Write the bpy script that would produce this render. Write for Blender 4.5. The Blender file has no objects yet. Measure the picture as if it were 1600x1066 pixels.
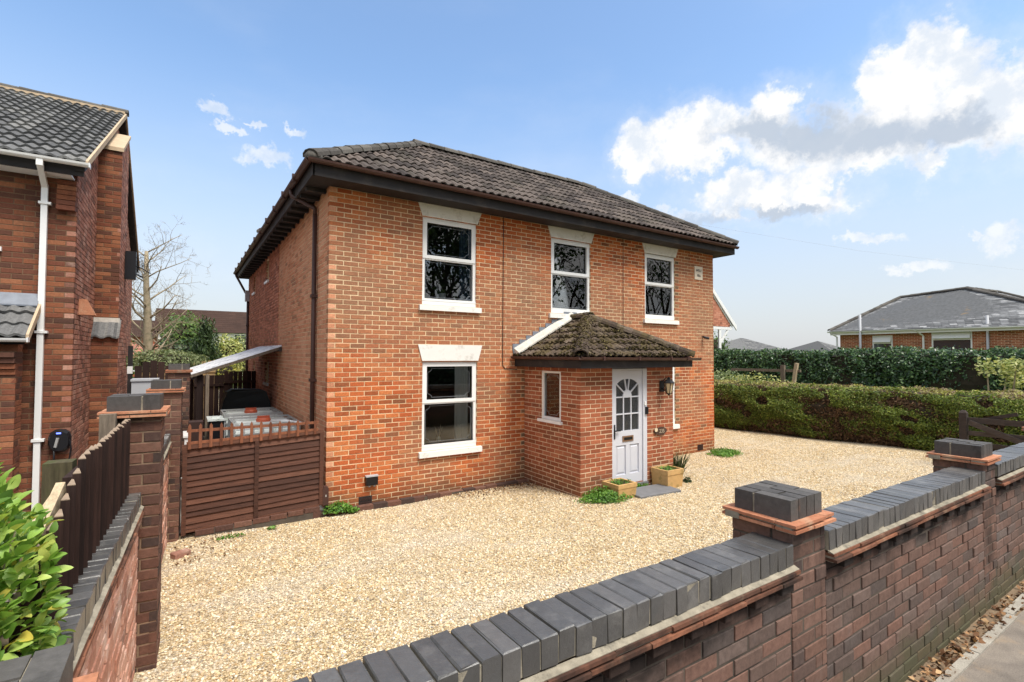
import bpy, bmesh, math, random
import numpy as np
from mathutils import Vector, Matrix
from math import sin, cos, pi, radians, sqrt, atan2
random.seed(7); RNG = np.random.default_rng(7)
S = bpy.context.scene
COL = S.collection

# ------------------------------------------------------------------ camera
CAM_H, CAM_F = 2.33, 786.8 / 1600.0
YAW, PITCH, ROLL = radians(33.232), radians(1.6396), radians(0.1946)
cd = bpy.data.cameras.new('camera'); cam = bpy.data.objects.new('camera', cd); COL.objects.link(cam)
cd.sensor_width = 36.0; cd.lens = 36.0 * CAM_F; cd.clip_start = 0.05; cd.clip_end = 6000
_f = Vector((sin(YAW)*cos(PITCH), cos(YAW)*cos(PITCH), sin(PITCH)))
_r = Vector((cos(YAW), -sin(YAW), 0)); _u = _r.cross(_f)
_R = _r*cos(ROLL) + _u*sin(ROLL); _U = -_r*sin(ROLL) + _u*cos(ROLL)
cam.matrix_world = Matrix(((_R.x, _U.x, -_f.x, 0), (_R.y, _U.y, -_f.y, 0), (_R.z, _U.z, -_f.z, CAM_H), (0, 0, 0, 1)))
S.camera = cam

def proj(p):                       # fraction of the frame width, used only to rank pieces by the size they show at
    q = Vector(p) - Vector((0, 0, CAM_H)); d = q.dot(_f)
    if d < 0.05: return None
    return (q.dot(_R)/d*CAM_F, q.dot(_U)/d*CAM_F)

# ------------------------------------------------------------------ world, sun, exposure
SUN_AZ, SUN_EL = radians(164), radians(61)      # azimuth clockwise from +Y
W = bpy.data.worlds.new('World'); S.world = W; W.use_nodes = True
class NT:
    def __init__(s, tree): s.t = tree; s.n = tree.nodes; s.l = tree.links
    def node(s, typ, inputs=None, **kw):
        nd = s.n.new(typ)
        for k, v in kw.items(): setattr(nd, k, v)
        for k, v in (inputs or {}).items(): s.put(nd.inputs[k], v)
        return nd
    def put(s, sock, v):
        if isinstance(v, bpy.types.NodeSocket): s.l.new(v, sock)
        elif hasattr(v, 'outputs'): s.l.new(v.outputs[0], sock)
        else: sock.default_value = v
    def math(s, op, a, b=0.0, c=None, clamp=False):
        nd = s.n.new('ShaderNodeMath'); nd.operation = op; nd.use_clamp = clamp
        s.put(nd.inputs[0], a); s.put(nd.inputs[1], b)
        if c is not None: s.put(nd.inputs[2], c)
        return nd.outputs[0]
    def vmath(s, op, a, b=(0, 0, 0), out=0):
        nd = s.n.new('ShaderNodeVectorMath'); nd.operation = op
        s.put(nd.inputs[0], a); s.put(nd.inputs[1], b)
        return nd.outputs['Value'] if op in ('LENGTH', 'DOT_PRODUCT', 'DISTANCE') else nd.outputs[0]
    def mix(s, f, a, b, blend='MIX'):
        nd = s.n.new('ShaderNodeMix'); nd.data_type = 'RGBA'; nd.blend_type = blend
        s.put(nd.inputs[0], f); s.put(nd.inputs[6], a); s.put(nd.inputs[7], b)
        return nd.outputs[2]
    def noise(s, vec, scale, detail=3.0, rough=0.55, dist=0.0):
        nd = s.node('ShaderNodeTexNoise', {'Scale': scale, 'Detail': detail, 'Roughness': rough, 'Distortion': dist})
        if vec is not None: s.put(nd.inputs['Vector'], vec)
        return nd.outputs[0]
    def ramp(s, f, stops, interp='LINEAR'):
        nd = s.n.new('ShaderNodeValToRGB'); cr = nd.color_ramp; cr.interpolation = interp
        while len(cr.elements) < len(stops): cr.elements.new(0.5)
        for e, (p, c) in zip(cr.elements, stops): e.position = p; e.color = (*c[:3], 1)
        s.put(nd.inputs[0], f); return nd.outputs[0]
    def smooth(s, v, a, b, lo=0.0, hi=1.0):
        nd = s.n.new('ShaderNodeMapRange'); nd.interpolation_type = 'SMOOTHSTEP'
        s.put(nd.inputs[0], v); nd.inputs[1].default_value = a; nd.inputs[2].default_value = b
        nd.inputs[3].default_value = lo; nd.inputs[4].default_value = hi
        return nd.outputs[0]

def azel(px, py):                  # a compass direction and a height above the horizon, in degrees
    q = _f*1.0 + _R*((px-800)/786.8) - _U*((py-533)/786.8)
    return math.degrees(atan2(q.x, q.y)), math.degrees(atan2(q.z, sqrt(q.x*q.x+q.y*q.y)))

def build_world():
    N = NT(W.node_tree); N.n.clear()
    out = N.node('ShaderNodeOutputWorld'); bg = N.node('ShaderNodeBackground')
    sky = N.node('ShaderNodeTexSky', sky_type='NISHITA'); sky.sun_disc = False
    sky.sun_elevation = SUN_EL; sky.sun_rotation = SUN_AZ; sky.altitude = 0; sky.air_density = 1.0; sky.dust_density = 1.6; sky.ozone_density = 2.2
    tc = N.node('ShaderNodeTexCoord').outputs['Generated']
    sp = N.node('ShaderNodeSeparateXYZ', {0: tc})
    az = N.math('MULTIPLY', N.math('ARCTAN2', sp.outputs[0], sp.outputs[1]), 57.29578)
    el = N.math('MULTIPLY', N.math('ARCSINE', sp.outputs[2]), 57.29578)
    ae = N.node('ShaderNodeCombineXYZ', {0: az, 1: el, 2: 0.0}).outputs[0]
    # ragged edges: the map of az / el is pushed about by two scales of noise
    n1 = N.node('ShaderNodeTexNoise', {'Vector': tc, 'Scale': 9.0, 'Detail': 6.0, 'Roughness': 0.62}).outputs[1]
    n2 = N.node('ShaderNodeTexNoise', {'Vector': tc, 'Scale': 34.0, 'Detail': 5.0, 'Roughness': 0.65}).outputs[1]
    wob = N.vmath('MULTIPLY', N.vmath('SUBTRACT', n1, (.5, .5, .5)), (9.0, 7.5, 0))
    wob2 = N.vmath('MULTIPLY', N.vmath('SUBTRACT', n2, (.5, .5, .5)), (3.2, 3.0, 0))
    aew = N.vmath('ADD', N.vmath('ADD', ae, wob), wob2)
    def field(blobs):
        cur = None
        for px, py, rx, ry in blobs:
            a, e = azel(px, py); a1, _ = azel(px+rx, py); _, e1 = azel(px, py-ry)
            ra, re = max(.3, a1-a), max(.3, e1-e)
            d = N.vmath('LENGTH', N.vmath('MULTIPLY', N.vmath('SUBTRACT', aew, (a, e, 0)), (1/ra, 1/re, 0)))
            cur = d if cur is None else N.math('SMOOTH_MIN', cur, d, 0.25)
        return cur
    big = [(1240,230,110,40),(1380,225,110,45),(1500,190,90,60),(1045,215,62,45),(1100,200,48,44),(1000,255,36,28),(1085,240,60,30),(1205,168,48,40),(1165,205,60,36),(1240,220,90,44),
           (1330,215,110,58),(1380,115,45,45),(1410,165,85,66),(1450,75,60,58),(1470,140,80,70),(1530,150,80,46),(1600,165,70,66),
           (1300,262,110,20),(1450,258,48,26),(1150,300,62,28),(1215,296,80,30),(1280,315,55,26),(1180,325,85,20)]
    small = [(1085,338,60,18),(1560,385,40,30),(1375,367,36,12),(1418,420,42,13),(985,308,24,10),
             (330,178,30,14),(352,208,28,9),(396,192,18,7),(460,209,18,10),(425,246,36,15),(1520,366,12,12)]
    fb = field(big); fs = field(small)
    body = N.noise(tc, 16.0, 8.0, 0.62)
    fb2 = N.math('ADD', fb, N.math('MULTIPLY', N.math('SUBTRACT', body, 0.5), 0.9))
    ab = N.math('MAXIMUM', N.smooth(fb2, 1.32, 0.62), N.math('MULTIPLY', N.smooth(fb2, 2.0, 0.9), 0.20))
    fs2 = N.math('ADD', fs, N.math('MULTIPLY', N.math('SUBTRACT', body, 0.5), 1.0))
    as_ = N.math('MULTIPLY', N.smooth(fs2, 1.25, 0.55), 0.62)
    # sky beyond the frame: unseen cumulus cover thickened for fill light, and thin veils
    gen = N.noise(N.vmath('MULTIPLY', tc, (1, 1, 2.6)), 2.6, 8.0, 0.6)
    da = N.math('ABSOLUTE', N.math('SUBTRACT', az, 33.0))
    gm = N.smooth(da, 46.0, 62.0)
    gm = N.math('MAXIMUM', gm, N.smooth(el, 40.0, 52.0))
    gm = N.math('MULTIPLY', gm, N.smooth(el, 1.0, 8.0))
    ag = N.math('MULTIPLY', N.smooth(gen, 0.36, 0.54), gm)
    veil = N.math('MULTIPLY', N.smooth(N.noise(N.vmath('MULTIPLY', tc, (1, 1, 3.0)), 3.4, 6.0, 0.55), 0.45, 0.8), 0.12)
    veil = N.math('MULTIPLY', veil, N.smooth(el, 55.0, 8.0))
    alpha = N.math('MAXIMUM', N.math('MAXIMUM', ab, as_), N.math('MAXIMUM', ag, veil))
    # grey undersides
    fg = field([(1180,205,76,30),(1270,205,120,36),(1380,212,110,40),(1470,215,70,30),(1090,345,60,18),(1230,335,80,12)])
    g = N.smooth(N.math('ADD', fg, N.math('MULTIPLY', N.math('SUBTRACT', body, 0.5), 0.7)), 1.35, 0.45)
    puff = N.smooth(N.math('ADD', N.math('MULTIPLY', N.noise(tc, 22.0, 7.0, 0.62), 0.8), N.math('MULTIPLY', N.noise(tc, 6.0, 3.0, 0.5), 0.4)), 0.46, 0.66)
    white = N.mix(puff, (1.72, 1.86, 2.05, 1), (2.3, 2.28, 2.26, 1))
    ccol = N.mix(N.math('MULTIPLY', g, 0.9), white, (1.12, 1.30, 1.56, 1))
    # haze over the horizon
    hz = N.smooth(el, 30.0, -1.0)
    base = N.mix(1.0, sky.outputs[0], SKY_TINT, 'MULTIPLY')
    base = N.mix(N.math('MULTIPLY', hz, 0.86), base, SKY_HAZE)
    colr = N.mix(alpha, base, ccol)
    N.put(bg.inputs['Color'], colr); bg.inputs['Strength'].default_value = 0.13
    N.l.new(bg.outputs[0], out.inputs[0])
SKY_TINT = (0.56, 0.60, 0.60, 1); SKY_HAZE = (1.52, 1.53, 1.60, 1)
build_world()
sd = bpy.data.lights.new('sun', 'SUN'); sd.energy = 1.3; sd.angle = radians(24); sd.color = (1.0, 0.95, 0.87)
sun = bpy.data.objects.new('sun', sd); COL.objects.link(sun)
_sv = Vector((sin(SUN_AZ)*cos(SUN_EL), cos(SUN_AZ)*cos(SUN_EL), sin(SUN_EL)))
sun.rotation_euler = _sv.to_track_quat('Z', 'Y').to_euler(); sun.location = _sv*60
S.view_settings.view_transform = 'Standard'; S.view_settings.look = 'None'
S.view_settings.exposure = 1.85; S.view_settings.gamma = 1.0; S.view_settings.use_curve_mapping = False
S.cycles.max_bounces = 6; S.cycles.diffuse_bounces = 3; S.cycles.glossy_bounces = 3; S.cycles.transparent_max_bounces = 10
S.cycles.caustics_reflective = False; S.cycles.caustics_refractive = False
S.cycles.use_denoising = True

# ------------------------------------------------------------------ materials
def lin(r, g, b, k=1.0):
    f = lambda c: (c/12.92 if c <= 0.04045 else ((c+0.055)/1.055)**2.4)
    return tuple(f(c/255.0)*k for c in (r, g, b))
def new_mat(name):
    m = bpy.data.materials.new(name); m.use_nodes = True
    N = NT(m.node_tree); N.n.clear()
    out = N.node('ShaderNodeOutputMaterial'); bs = N.node('ShaderNodeBsdfPrincipled')
    N.l.new(bs.outputs[0], out.inputs[0])
    return m, N, bs, out
def per_piece(N):                  # one random number per piece, joined or separate
    g = N.node('ShaderNodeNewGeometry').outputs['Random Per Island']
    o = N.node('ShaderNodeObjectInfo').outputs['Random']
    return N.math('FRACT', N.math('ADD', g, o))
def wpos(N): return N.node('ShaderNodeNewGeometry').outputs['Position']
def bump(N, bs, h, strength=0.3, dist=0.01):
    b = N.node('ShaderNodeBump', {'Strength': strength, 'Distance': dist, 'Height': h})
    N.l.new(b.outputs[0], bs.inputs['Normal'])
def plain(name, c, rough=0.6, metal=0.0, var=0.12, scale=8.0, bmp=0.15, spec=0.4, dirt=None):
    m, N, bs, o = new_mat(name); P = wpos(N)
    n = N.noise(P, scale, 5.0, 0.6)
    a = tuple(x*(1-var) for x in c); b = tuple(min(1, x*(1+var)) for x in c)
    colr = N.ramp(n, [(0.25, a), (0.75, b)])
    if dirt:
        d = N.smooth(N.noise(P, dirt[1], 6.0, 0.65), 0.5, 0.72)
        colr = N.mix(N.math('MULTIPLY', d, dirt[2]), colr, (*dirt[0], 1))
    N.put(bs.inputs['Base Color'], colr)
    bs.inputs['Roughness'].default_value = rough; bs.inputs['Metallic'].default_value = metal
    bs.inputs['Specular IOR Level'].default_value = spec
    if bmp: bump(N, bs, N.noise(P, scale*9, 4.0, 0.6), bmp, 0.004)
    return m
def brick_mat(name, stops, grain=0.18, zone=None, stain=None, low=None, rough=0.88, bleach=None, band=None):
    m, N, bs, o = new_mat(name); P = wpos(N)
    c = N.ramp(per_piece(N), stops)
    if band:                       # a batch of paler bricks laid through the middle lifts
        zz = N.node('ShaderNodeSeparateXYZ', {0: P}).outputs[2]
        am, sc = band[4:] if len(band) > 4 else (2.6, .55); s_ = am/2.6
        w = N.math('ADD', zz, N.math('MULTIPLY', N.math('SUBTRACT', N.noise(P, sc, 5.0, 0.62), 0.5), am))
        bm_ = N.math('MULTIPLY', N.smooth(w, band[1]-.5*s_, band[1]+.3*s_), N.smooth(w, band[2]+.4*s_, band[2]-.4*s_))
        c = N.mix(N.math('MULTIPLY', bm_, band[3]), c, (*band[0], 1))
    if zone:                       # broad drift of the firing / weathering over the wall
        z = N.smooth(N.noise(P, zone[1], 3.0, 0.5), zone[2], zone[3])
        c = N.mix(N.math('MULTIPLY', z, zone[4]), c, (*zone[0], 1))
    n = N.noise(P, 38.0, 6.0, 0.65)
    c = N.mix(1.0, c, N.ramp(n, [(0.28, (1-grain*1.6,)*3), (0.72, (1+grain,)*3)]), 'MULTIPLY')
    if bleach:
        b = N.smooth(N.noise(P, bleach[1], 6.0, 0.7), bleach[2], bleach[3])
        c = N.mix(N.math('MULTIPLY', b, bleach[4]), c, (*bleach[0], 1))
    if stain:
        s = N.smooth(N.noise(N.vmath('MULTIPLY', P, (1, 1, .45)), stain[1], 5.0, 0.62), stain[2], stain[3])
        c = N.mix(N.math('MULTIPLY', s, stain[4]), c, (*stain[0], 1))
    if low:                        # moss and splash dirt close to the ground, ragged
        sp = N.node('ShaderNodeSeparateXYZ', {0: P})
        h = N.math('ADD', sp.outputs[2], N.math('MULTIPLY', N.math('SUBTRACT', N.noise(P, 3.5, 6.0, 0.7), 0.5), low[3]))
        c = N.mix(N.math('MULTIPLY', N.smooth(h, low[2], low[1]), low[4]), c, (*low[0], 1))
    N.put(bs.inputs['Base Color'], c); bs.inputs['Roughness'].default_value = rough
    bs.inputs['Specular IOR Level'].default_value = 0.25 if rough > .6 else 0.85
    bump(N, bs, N.noise(P, 90.0, 5.0, 0.7), 0.45, 0.004)
    return m
def leaf_mat(name, stops, rough=0.5, trans=0.3, spec=0.35):
    m, N, bs, o = new_mat(name)
    c = N.ramp(per_piece(N), stops)
    c = N.mix(0.5, c, N.ramp(N.noise(wpos(N), 2.2, 3.0, 0.6), [(0.3, (0.6,)*3), (0.7, (1.35,)*3)]), 'MULTIPLY')
    N.put(bs.inputs['Base Color'], c); bs.inputs['Roughness'].default_value = rough; bs.inputs['Specular IOR Level'].default_value = spec
    tr = N.node('ShaderNodeBsdfTranslucent'); N.put(tr.inputs[0], N.mix(1.0, c, (1.2, 1.25, 0.7, 1), 'MULTIPLY'))
    mx = N.node('ShaderNodeMixShader', {0: trans}); N.l.new(bs.outputs[0], mx.inputs[1]); N.l.new(tr.outputs[0], mx.inputs[2])
    N.l.new(mx.outputs[0], o.inputs[0]); return m
def piece_mat(name, stops, rough=0.8, grain=0.2, moss=None, spec=0.3, scale=30.0, bmp=0.3, streak=None):
    m, N, bs, o = new_mat(name); P = wpos(N)
    c = N.ramp(per_piece(N), stops)
    v = N.vmath('MULTIPLY', P, streak) if streak else P
    c = N.mix(1.0, c, N.ramp(N.noise(v, scale, 6.0, 0.65), [(0.28, (1-grain*1.5,)*3), (0.72, (1+grain,)*3)]), 'MULTIPLY')
    if moss:
        for mc, sc, lo, hi, am in moss:
            c = N.mix(N.math('MULTIPLY', N.smooth(N.noise(P, sc, 7.0, 0.68), lo, hi), am), c, (*mc, 1))
    N.put(bs.inputs['Base Color'], c); bs.inputs['Roughness'].default_value = rough; bs.inputs['Specular IOR Level'].default_value = spec
    bump(N, bs, N.noise(v, scale*2.2, 5.0, 0.65), bmp, 0.006)
    return m

M = {}
# main house: orange-red stock bricks that weather to tan in the upper middle
M['house_brick'] = brick_mat('house_brick', [(0.0, lin(132,84,58)), (0.06, lin(156,88,54)), (0.2, lin(172,90,52)), (0.5, lin(188,98,56)), (0.8, lin(198,112,64)), (1.0, lin(204,126,78))],
    band=(lin(158,122,96), 2.5, 4.0, 0.58, 3.2, .45), zone=(lin(154,116,90), 0.6, 0.48, 0.64, 0.55), bleach=(lin(200,150,115), 2.2, 0.60, 0.78, 0.35), stain=(lin(112,56,38), 1.5, 0.56, 0.74, 0.45), low=(lin(98,74,52), 0.02, 0.42, 0.5, 0.55))
M['header_brick'] = brick_mat('header_brick', [(0.0, lin(112,90,70)), (0.5, lin(130,100,76)), (1.0, lin(150,112,84))])
M['lit_side_brick'] = brick_mat('lit_side_brick', [(0.0, lin(172,122,94)), (0.2, lin(204,136,102)), (0.6, lin(218,152,116)), (1.0, lin(226,168,134))],  # paler than the front: the side wall's brighter light is put into the colour
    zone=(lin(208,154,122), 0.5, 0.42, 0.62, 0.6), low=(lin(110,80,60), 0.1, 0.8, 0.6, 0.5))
M['rear_brick'] = brick_mat('rear_brick', [(0.0, lin(150,102,82)), (0.3, lin(180,118,94)), (0.7, lin(196,132,106)), (1.0, lin(206,146,120))])
M['porch_brick'] = brick_mat('porch_brick', [(0.0, lin(132,80,56)), (0.3, lin(156,88,60)), (0.7, lin(170,98,68)), (1.0, lin(182,114,82))],
    zone=(lin(150,96,74), 1.1, 0.50, 0.66, 0.5), bleach=(lin(206,160,130), 3.0, 0.60, 0.8, 0.35), low=(lin(112,84,62), 0.05, 0.55, 0.4, 0.6))
M['house_mortar'] = plain('house_mortar', lin(224,200,162), 0.95, var=0.16, scale=5, bmp=0.4, spec=0.1, dirt=(lin(150,110,80), 1.3, 0.5))
M['porch_mortar'] = plain('porch_mortar', lin(222,200,168), 0.95, var=0.12, scale=5, bmp=0.4, spec=0.1, dirt=(lin(160,128,100), 1.6, 0.5))
M['neighbour_brick'] = brick_mat('neighbour_brick', [(0.0, lin(88,62,52)), (0.18, lin(104,68,54)), (0.4, lin(124,74,56)), (0.75, lin(142,88,62)), (1.0, lin(162,108,78))], stain=(lin(60,44,38), 1.2, 0.52, 0.70, 0.5))
M['neighbour_side_lit'] = brick_mat('neighbour_side_lit', [(0.0, lin(120,86,74)), (0.3, lin(152,102,84)), (0.7, lin(172,116,96)), (1.0, lin(186,136,116))], bleach=(lin(204,172,154), 3.0, 0.48, 0.72, 0.55))  # pale copy of the neighbour's brick, grazing sunlight painted into its side faces
M['neighbour_mortar'] = plain('neighbour_mortar', lin(120,96,76), 0.95, var=0.2, scale=6, bmp=0.4, spec=0.1)
M['street_brick'] = brick_mat('street_brick', [(0.0, lin(88,78,74)), (0.25, lin(102,84,76)), (0.5, lin(112,88,78)), (0.8, lin(122,92,80)), (1.0, lin(108,96,90))],
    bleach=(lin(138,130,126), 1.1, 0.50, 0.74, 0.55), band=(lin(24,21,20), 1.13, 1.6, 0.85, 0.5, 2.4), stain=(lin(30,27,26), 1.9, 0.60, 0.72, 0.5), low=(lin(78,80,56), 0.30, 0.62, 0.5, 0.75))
M['street_pier'] = brick_mat('street_pier', [(0.0, lin(84,72,68)), (0.3, lin(100,80,72)), (0.7, lin(116,88,76)), (1.0, lin(126,98,86))], bleach=(lin(150,138,130), 1.6, 0.52, 0.74, 0.5), stain=(lin(30,27,26), 2.6, 0.56, 0.70, 0.6), low=(lin(78,80,56), 0.30, 0.62, 0.5, 0.75))
M['street_mortar'] = plain('street_mortar', lin(92,84,76), 0.95, var=0.25, scale=5, bmp=0.4, spec=0.1, dirt=(lin(40,38,36), 1.5, 0.7))
M['left_brick'] = brick_mat('left_brick', [(0.0, lin(146,108,94)), (0.3, lin(184,130,108)), (0.7, lin(204,148,126)), (1.0, lin(216,168,146))], bleach=(lin(228,204,188), 4.0, 0.46, 0.70, 0.7))  # efflorescence, plus the sunlit pink of the drive side mixed into the colour
M['left_mortar'] = plain('left_mortar', lin(206,178,152), 0.95, var=0.2, scale=6, bmp=0.4, spec=0.1)
M['pier_brick'] = brick_mat('pier_brick', [(0.0, lin(70,58,54)), (0.3, lin(90,66,58)), (0.7, lin(106,74,62)), (1.0, lin(124,92,78))], bleach=(lin(150,130,112), 3.0, 0.58, 0.8, 0.35), stain=(lin(36,30,28), 2.4, 0.56, 0.74, 0.5))
M['engineering_brick'] = brick_mat('engineering_brick', [(0.0, lin(72,71,70)), (0.5, lin(84,83,82)), (1.0, lin(96,94,92))], grain=0.12, bleach=(lin(150,147,142), 5.0, 0.50, 0.78, 0.5), stain=(lin(56,56,54), 6.0, 0.54, 0.72, 0.5), rough=0.34)
M['cap_brick'] = brick_mat('cap_brick', [(0.0, lin(74,71,69)), (1.0, lin(94,91,88))], grain=0.14, stain=(lin(40,39,38), 7.0, 0.55, 0.72, 0.5), bleach=(lin(120,86,64), 4.0, 0.62, 0.78, 0.6), rough=0.65)
M['terracotta'] = brick_mat('terracotta', [(0.0, lin(168,108,80)), (1.0, lin(200,142,110))], bleach=(lin(216,196,166), 4.0, 0.5, 0.75, 0.55), stain=(lin(70,60,52), 3.0, 0.58, 0.74, 0.5))
M['fillet_mortar'] = plain('fillet_mortar', lin(150,142,126), 0.95, var=0.35, scale=14, bmp=0.7, spec=0.1, dirt=(lin(92,88,80), 11.0, 0.85))
M['weathered_tile'] = brick_mat('weathered_tile', [(0.0, lin(92,66,54)), (0.5, lin(122,82,64)), (1.0, lin(150,100,76))], bleach=(lin(176,160,136), 5.0, 0.52, 0.75, 0.5), stain=(lin(38,34,32), 3.0, 0.48, 0.66, 0.8))
M['pier_mortar'] = plain('pier_mortar', lin(138,116,96), 0.95, var=0.25, scale=5, bmp=0.4, spec=0.1, dirt=(lin(88,74,64), 3.0, 0.6))
M['roof_tile'] = piece_mat('roof_tile', [(0.0, lin(64,57,54)), (0.5, lin(88,79,74)), (1.0, lin(110,99,92))], 0.9, 0.25, [(lin(66,64,50), 1.6, 0.5, 0.7, 0.5), (lin(176,172,160), 9.0, 0.66, 0.76, 0.5)])
M['ridge_tile'] = piece_mat('ridge_tile', [(0.0, lin(74,70,66)), (1.0, lin(104,100,94))], 0.9, 0.25, [(lin(150,150,140), 7.0, 0.6, 0.74, 0.6), (lin(58,60,40), 3.0, 0.56, 0.7, 0.5)])
M['mossy_tile'] = piece_mat('mossy_tile', [(0.0, lin(70,58,50)), (0.5, lin(92,78,66)), (1.0, lin(112,98,86))], 0.95, 0.35, [(lin(86,74,44), 3.2, 0.44, 0.58, 0.7), (lin(40,36,28), 7.0, 0.50, 0.64, 0.75), (lin(160,150,130), 16.0, 0.60, 0.70, 0.6)], bmp=1.0)
M['grey_tile'] = piece_mat('grey_tile', [(0.0, lin(86,86,86)), (0.5, lin(106,106,106)), (1.0, lin(126,125,122))], 0.85, 0.25, [(lin(168,166,156), 8.0, 0.62, 0.76, 0.5), (lin(56,56,54), 3.0, 0.55, 0.7, 0.4)])
M['slate'] = piece_mat('slate', [(0.0, lin(88,89,90)), (0.4, lin(112,113,114)), (0.8, lin(134,135,136)), (1.0, lin(172,172,172))], 0.75, 0.2, [(lin(150,120,70), 0.8, 0.62, 0.72, 0.5)], scale=8)
M['far_tile'] = piece_mat('far_tile', [(0.0, lin(62,45,38)), (1.0, lin(70,51,43))], 0.95, 0.15, scale=.6)
M['red_tile'] = piece_mat('red_tile', [(0.0, lin(140,92,76)), (1.0, lin(170,118,98))], 0.95, 0.2, scale=3)
M['white_paint'] = plain('white_paint', lin(236,236,234), 0.35, var=0.03, scale=3, bmp=0.05, spec=0.5)
M['white_render'] = plain('white_render', lin(232,230,224), 0.8, var=0.05, scale=6, bmp=0.3, spec=0.2, dirt=(lin(170,164,152), 6.0, 0.55))
M['door_paint'] = plain('door_paint', lin(206,207,214), 0.4, var=0.03, scale=3, bmp=0.05, spec=0.5)
M['brown_plastic'] = plain('brown_plastic', lin(74,50,44), 0.5, var=0.15, scale=5, bmp=0.05, dirt=(lin(98,80,72), 3.0, 0.4))
M['black_timber'] = plain('black_timber', lin(40,36,36), 0.7, var=0.3, scale=6, bmp=0.2, dirt=(lin(74,66,60), 3.0, 0.5))
M['black_plastic'] = plain('black_plastic', lin(24,24,28), 0.35, var=0.1, scale=5, bmp=0.03)
M['black_iron'] = plain('black_iron', lin(30,30,32), 0.45, var=0.2, scale=20, bmp=0.15)
M['dark_fence'] = piece_mat('dark_fence', [(0.0, lin(40,27,24)), (1.0, lin(64,44,38))], 0.8, 0.3, streak=(20, 20, 1.2), scale=3)
M['gate_wood'] = piece_mat('gate_wood', [(0.0, lin(74,48,38)), (0.5, lin(90,58,45)), (1.0, lin(108,72,56))], 0.75, 0.3, streak=(1.5, 6, 22), scale=3.2)
M['picket_wood'] = piece_mat('picket_wood', [(0.0, lin(104,62,44)), (1.0, lin(140,88,62))], 0.75, 0.25, streak=(10, 10, 2), scale=4)
M['cut_end'] = plain('cut_end', lin(150,130,110), 0.9, var=0.2, scale=20, bmp=0.3)
M['pale_wood'] = piece_mat('pale_wood', [(0.0, lin(206,172,122)), (1.0, lin(226,196,146))], 0.8, 0.15, streak=(10, 10, 1), scale=4)
M['grey_wood'] = piece_mat('grey_wood', [(0.0, lin(104,92,80)), (1.0, lin(136,122,106))], 0.9, 0.3, streak=(10, 10, 1.5), scale=4)
M['split_wood'] = piece_mat('split_wood', [(0.0, lin(176,156,124)), (1.0, lin(196,176,146))], 0.9, 0.3, streak=(10, 3, 10), scale=6)
M['mossy_wood'] = piece_mat('mossy_wood', [(0.0, lin(72,66,48)), (1.0, lin(92,84,62))], 0.95, 0.35, [(lin(70,76,40), 9.0, 0.45, 0.62, 0.7)], streak=(12, 12, 1.5), scale=4)
M['dark_wood'] = piece_mat('dark_wood', [(0.0, lin(62,54,50)), (1.0, lin(84,74,68))], 0.85, 0.3, streak=(3, 3, 18), scale=3)
M['lead'] = plain('lead', lin(120,126,136), 0.5, var=0.2, scale=9, bmp=0.25, spec=0.5)
M['cement'] = plain('cement', lin(206,200,190), 0.9, var=0.2, scale=10, bmp=0.5)
M['flaunch'] = plain('flaunch', lin(190,168,140), 0.95, var=0.15, scale=8, bmp=0.5)
M['limestone'] = plain('limestone', lin(226,212,192), 0.85, var=0.06, scale=8, bmp=0.2)
M['letter_black'] = plain('letter_black', lin(52,48,46), 0.8, var=0.1, bmp=0)
M['letter_pale'] = plain('letter_pale', lin(176,160,138), 0.8, var=0.1, bmp=0)
M['bark_slice'] = plain('bark_slice', lin(74,54,42), 0.85, var=0.3, scale=30, bmp=0.4)
M['pale_slice'] = plain('pale_slice', lin(214,196,164), 0.8, var=0.1, bmp=0.1)
M['planter'] = plain('planter', lin(196,158,104), 0.85, var=0.12, scale=10, bmp=0.3, dirt=(lin(134,118,66), 7.0, 0.7))
M['soil'] = plain('soil', lin(70,56,44), 0.95, var=0.3, scale=20, bmp=0.6)
M['step_slate'] = plain('step_slate', lin(112,112,114), 0.7, var=0.15, scale=10, bmp=0.2)
M['steel'] = plain('steel', lin(186,186,184), 0.4, 0.4, 0.1, 10, 0.05)
M['brass'] = plain('brass', lin(150,118,92), 0.4, 0.5, 0.1, 10, 0.05)
M['tank_plastic'] = plain('tank_plastic', lin(226,232,228), 0.35, var=0.08, scale=4, bmp=0.05, dirt=(lin(120,140,110), 4.0, 0.75))
M['red_plastic'] = plain('red_plastic', lin(176,84,56), 0.5, var=0.1, bmp=0)
M['black_cover'] = plain('black_cover', lin(26,32,32), 0.55, var=0.2, scale=5, bmp=0.2)
M['grey_cabinet'] = plain('grey_cabinet', lin(176,178,182), 0.5, var=0.04, scale=4, bmp=0.05)
M['polycarb'] = plain('polycarb', lin(222,222,222), 0.3, var=0.25, scale=5, bmp=0.1, spec=0.6, dirt=(lin(64,64,68), 7.0, 0.9))
M['curtain'] = plain('curtain', lin(240,238,232), 0.9, var=0.06, scale=6, bmp=0.1)
M['blue_curtain'] = plain('blue_curtain', lin(70,92,120), 0.9, var=0.1, scale=6, bmp=0.1)
M['room'] = plain('room', lin(96,92,88), 0.9, var=0.05, bmp=0)
M['leading'] = plain('leading', lin(150,154,160), 0.5, var=0.05, bmp=0)
M['plaster'] = plain('plaster', lin(206,200,190), 0.9, var=0.05, bmp=0.1)
M['bark'] = plain('bark', lin(158,144,120), 0.95, var=0.25, scale=12, bmp=0.6, dirt=(lin(92,94,66), 4.0, 0.7))
M['pale_bark'] = plain('pale_bark', lin(176,160,136), 0.95, var=0.2, scale=12, bmp=0.4)
M['dark_bark'] = plain('dark_bark', lin(66,56,48), 0.95, var=0.25, scale=8, bmp=0.4)
M['hedge_core'] = plain('hedge_core', lin(48,42,30), 0.95, var=0.4, scale=5, bmp=0.5)
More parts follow.
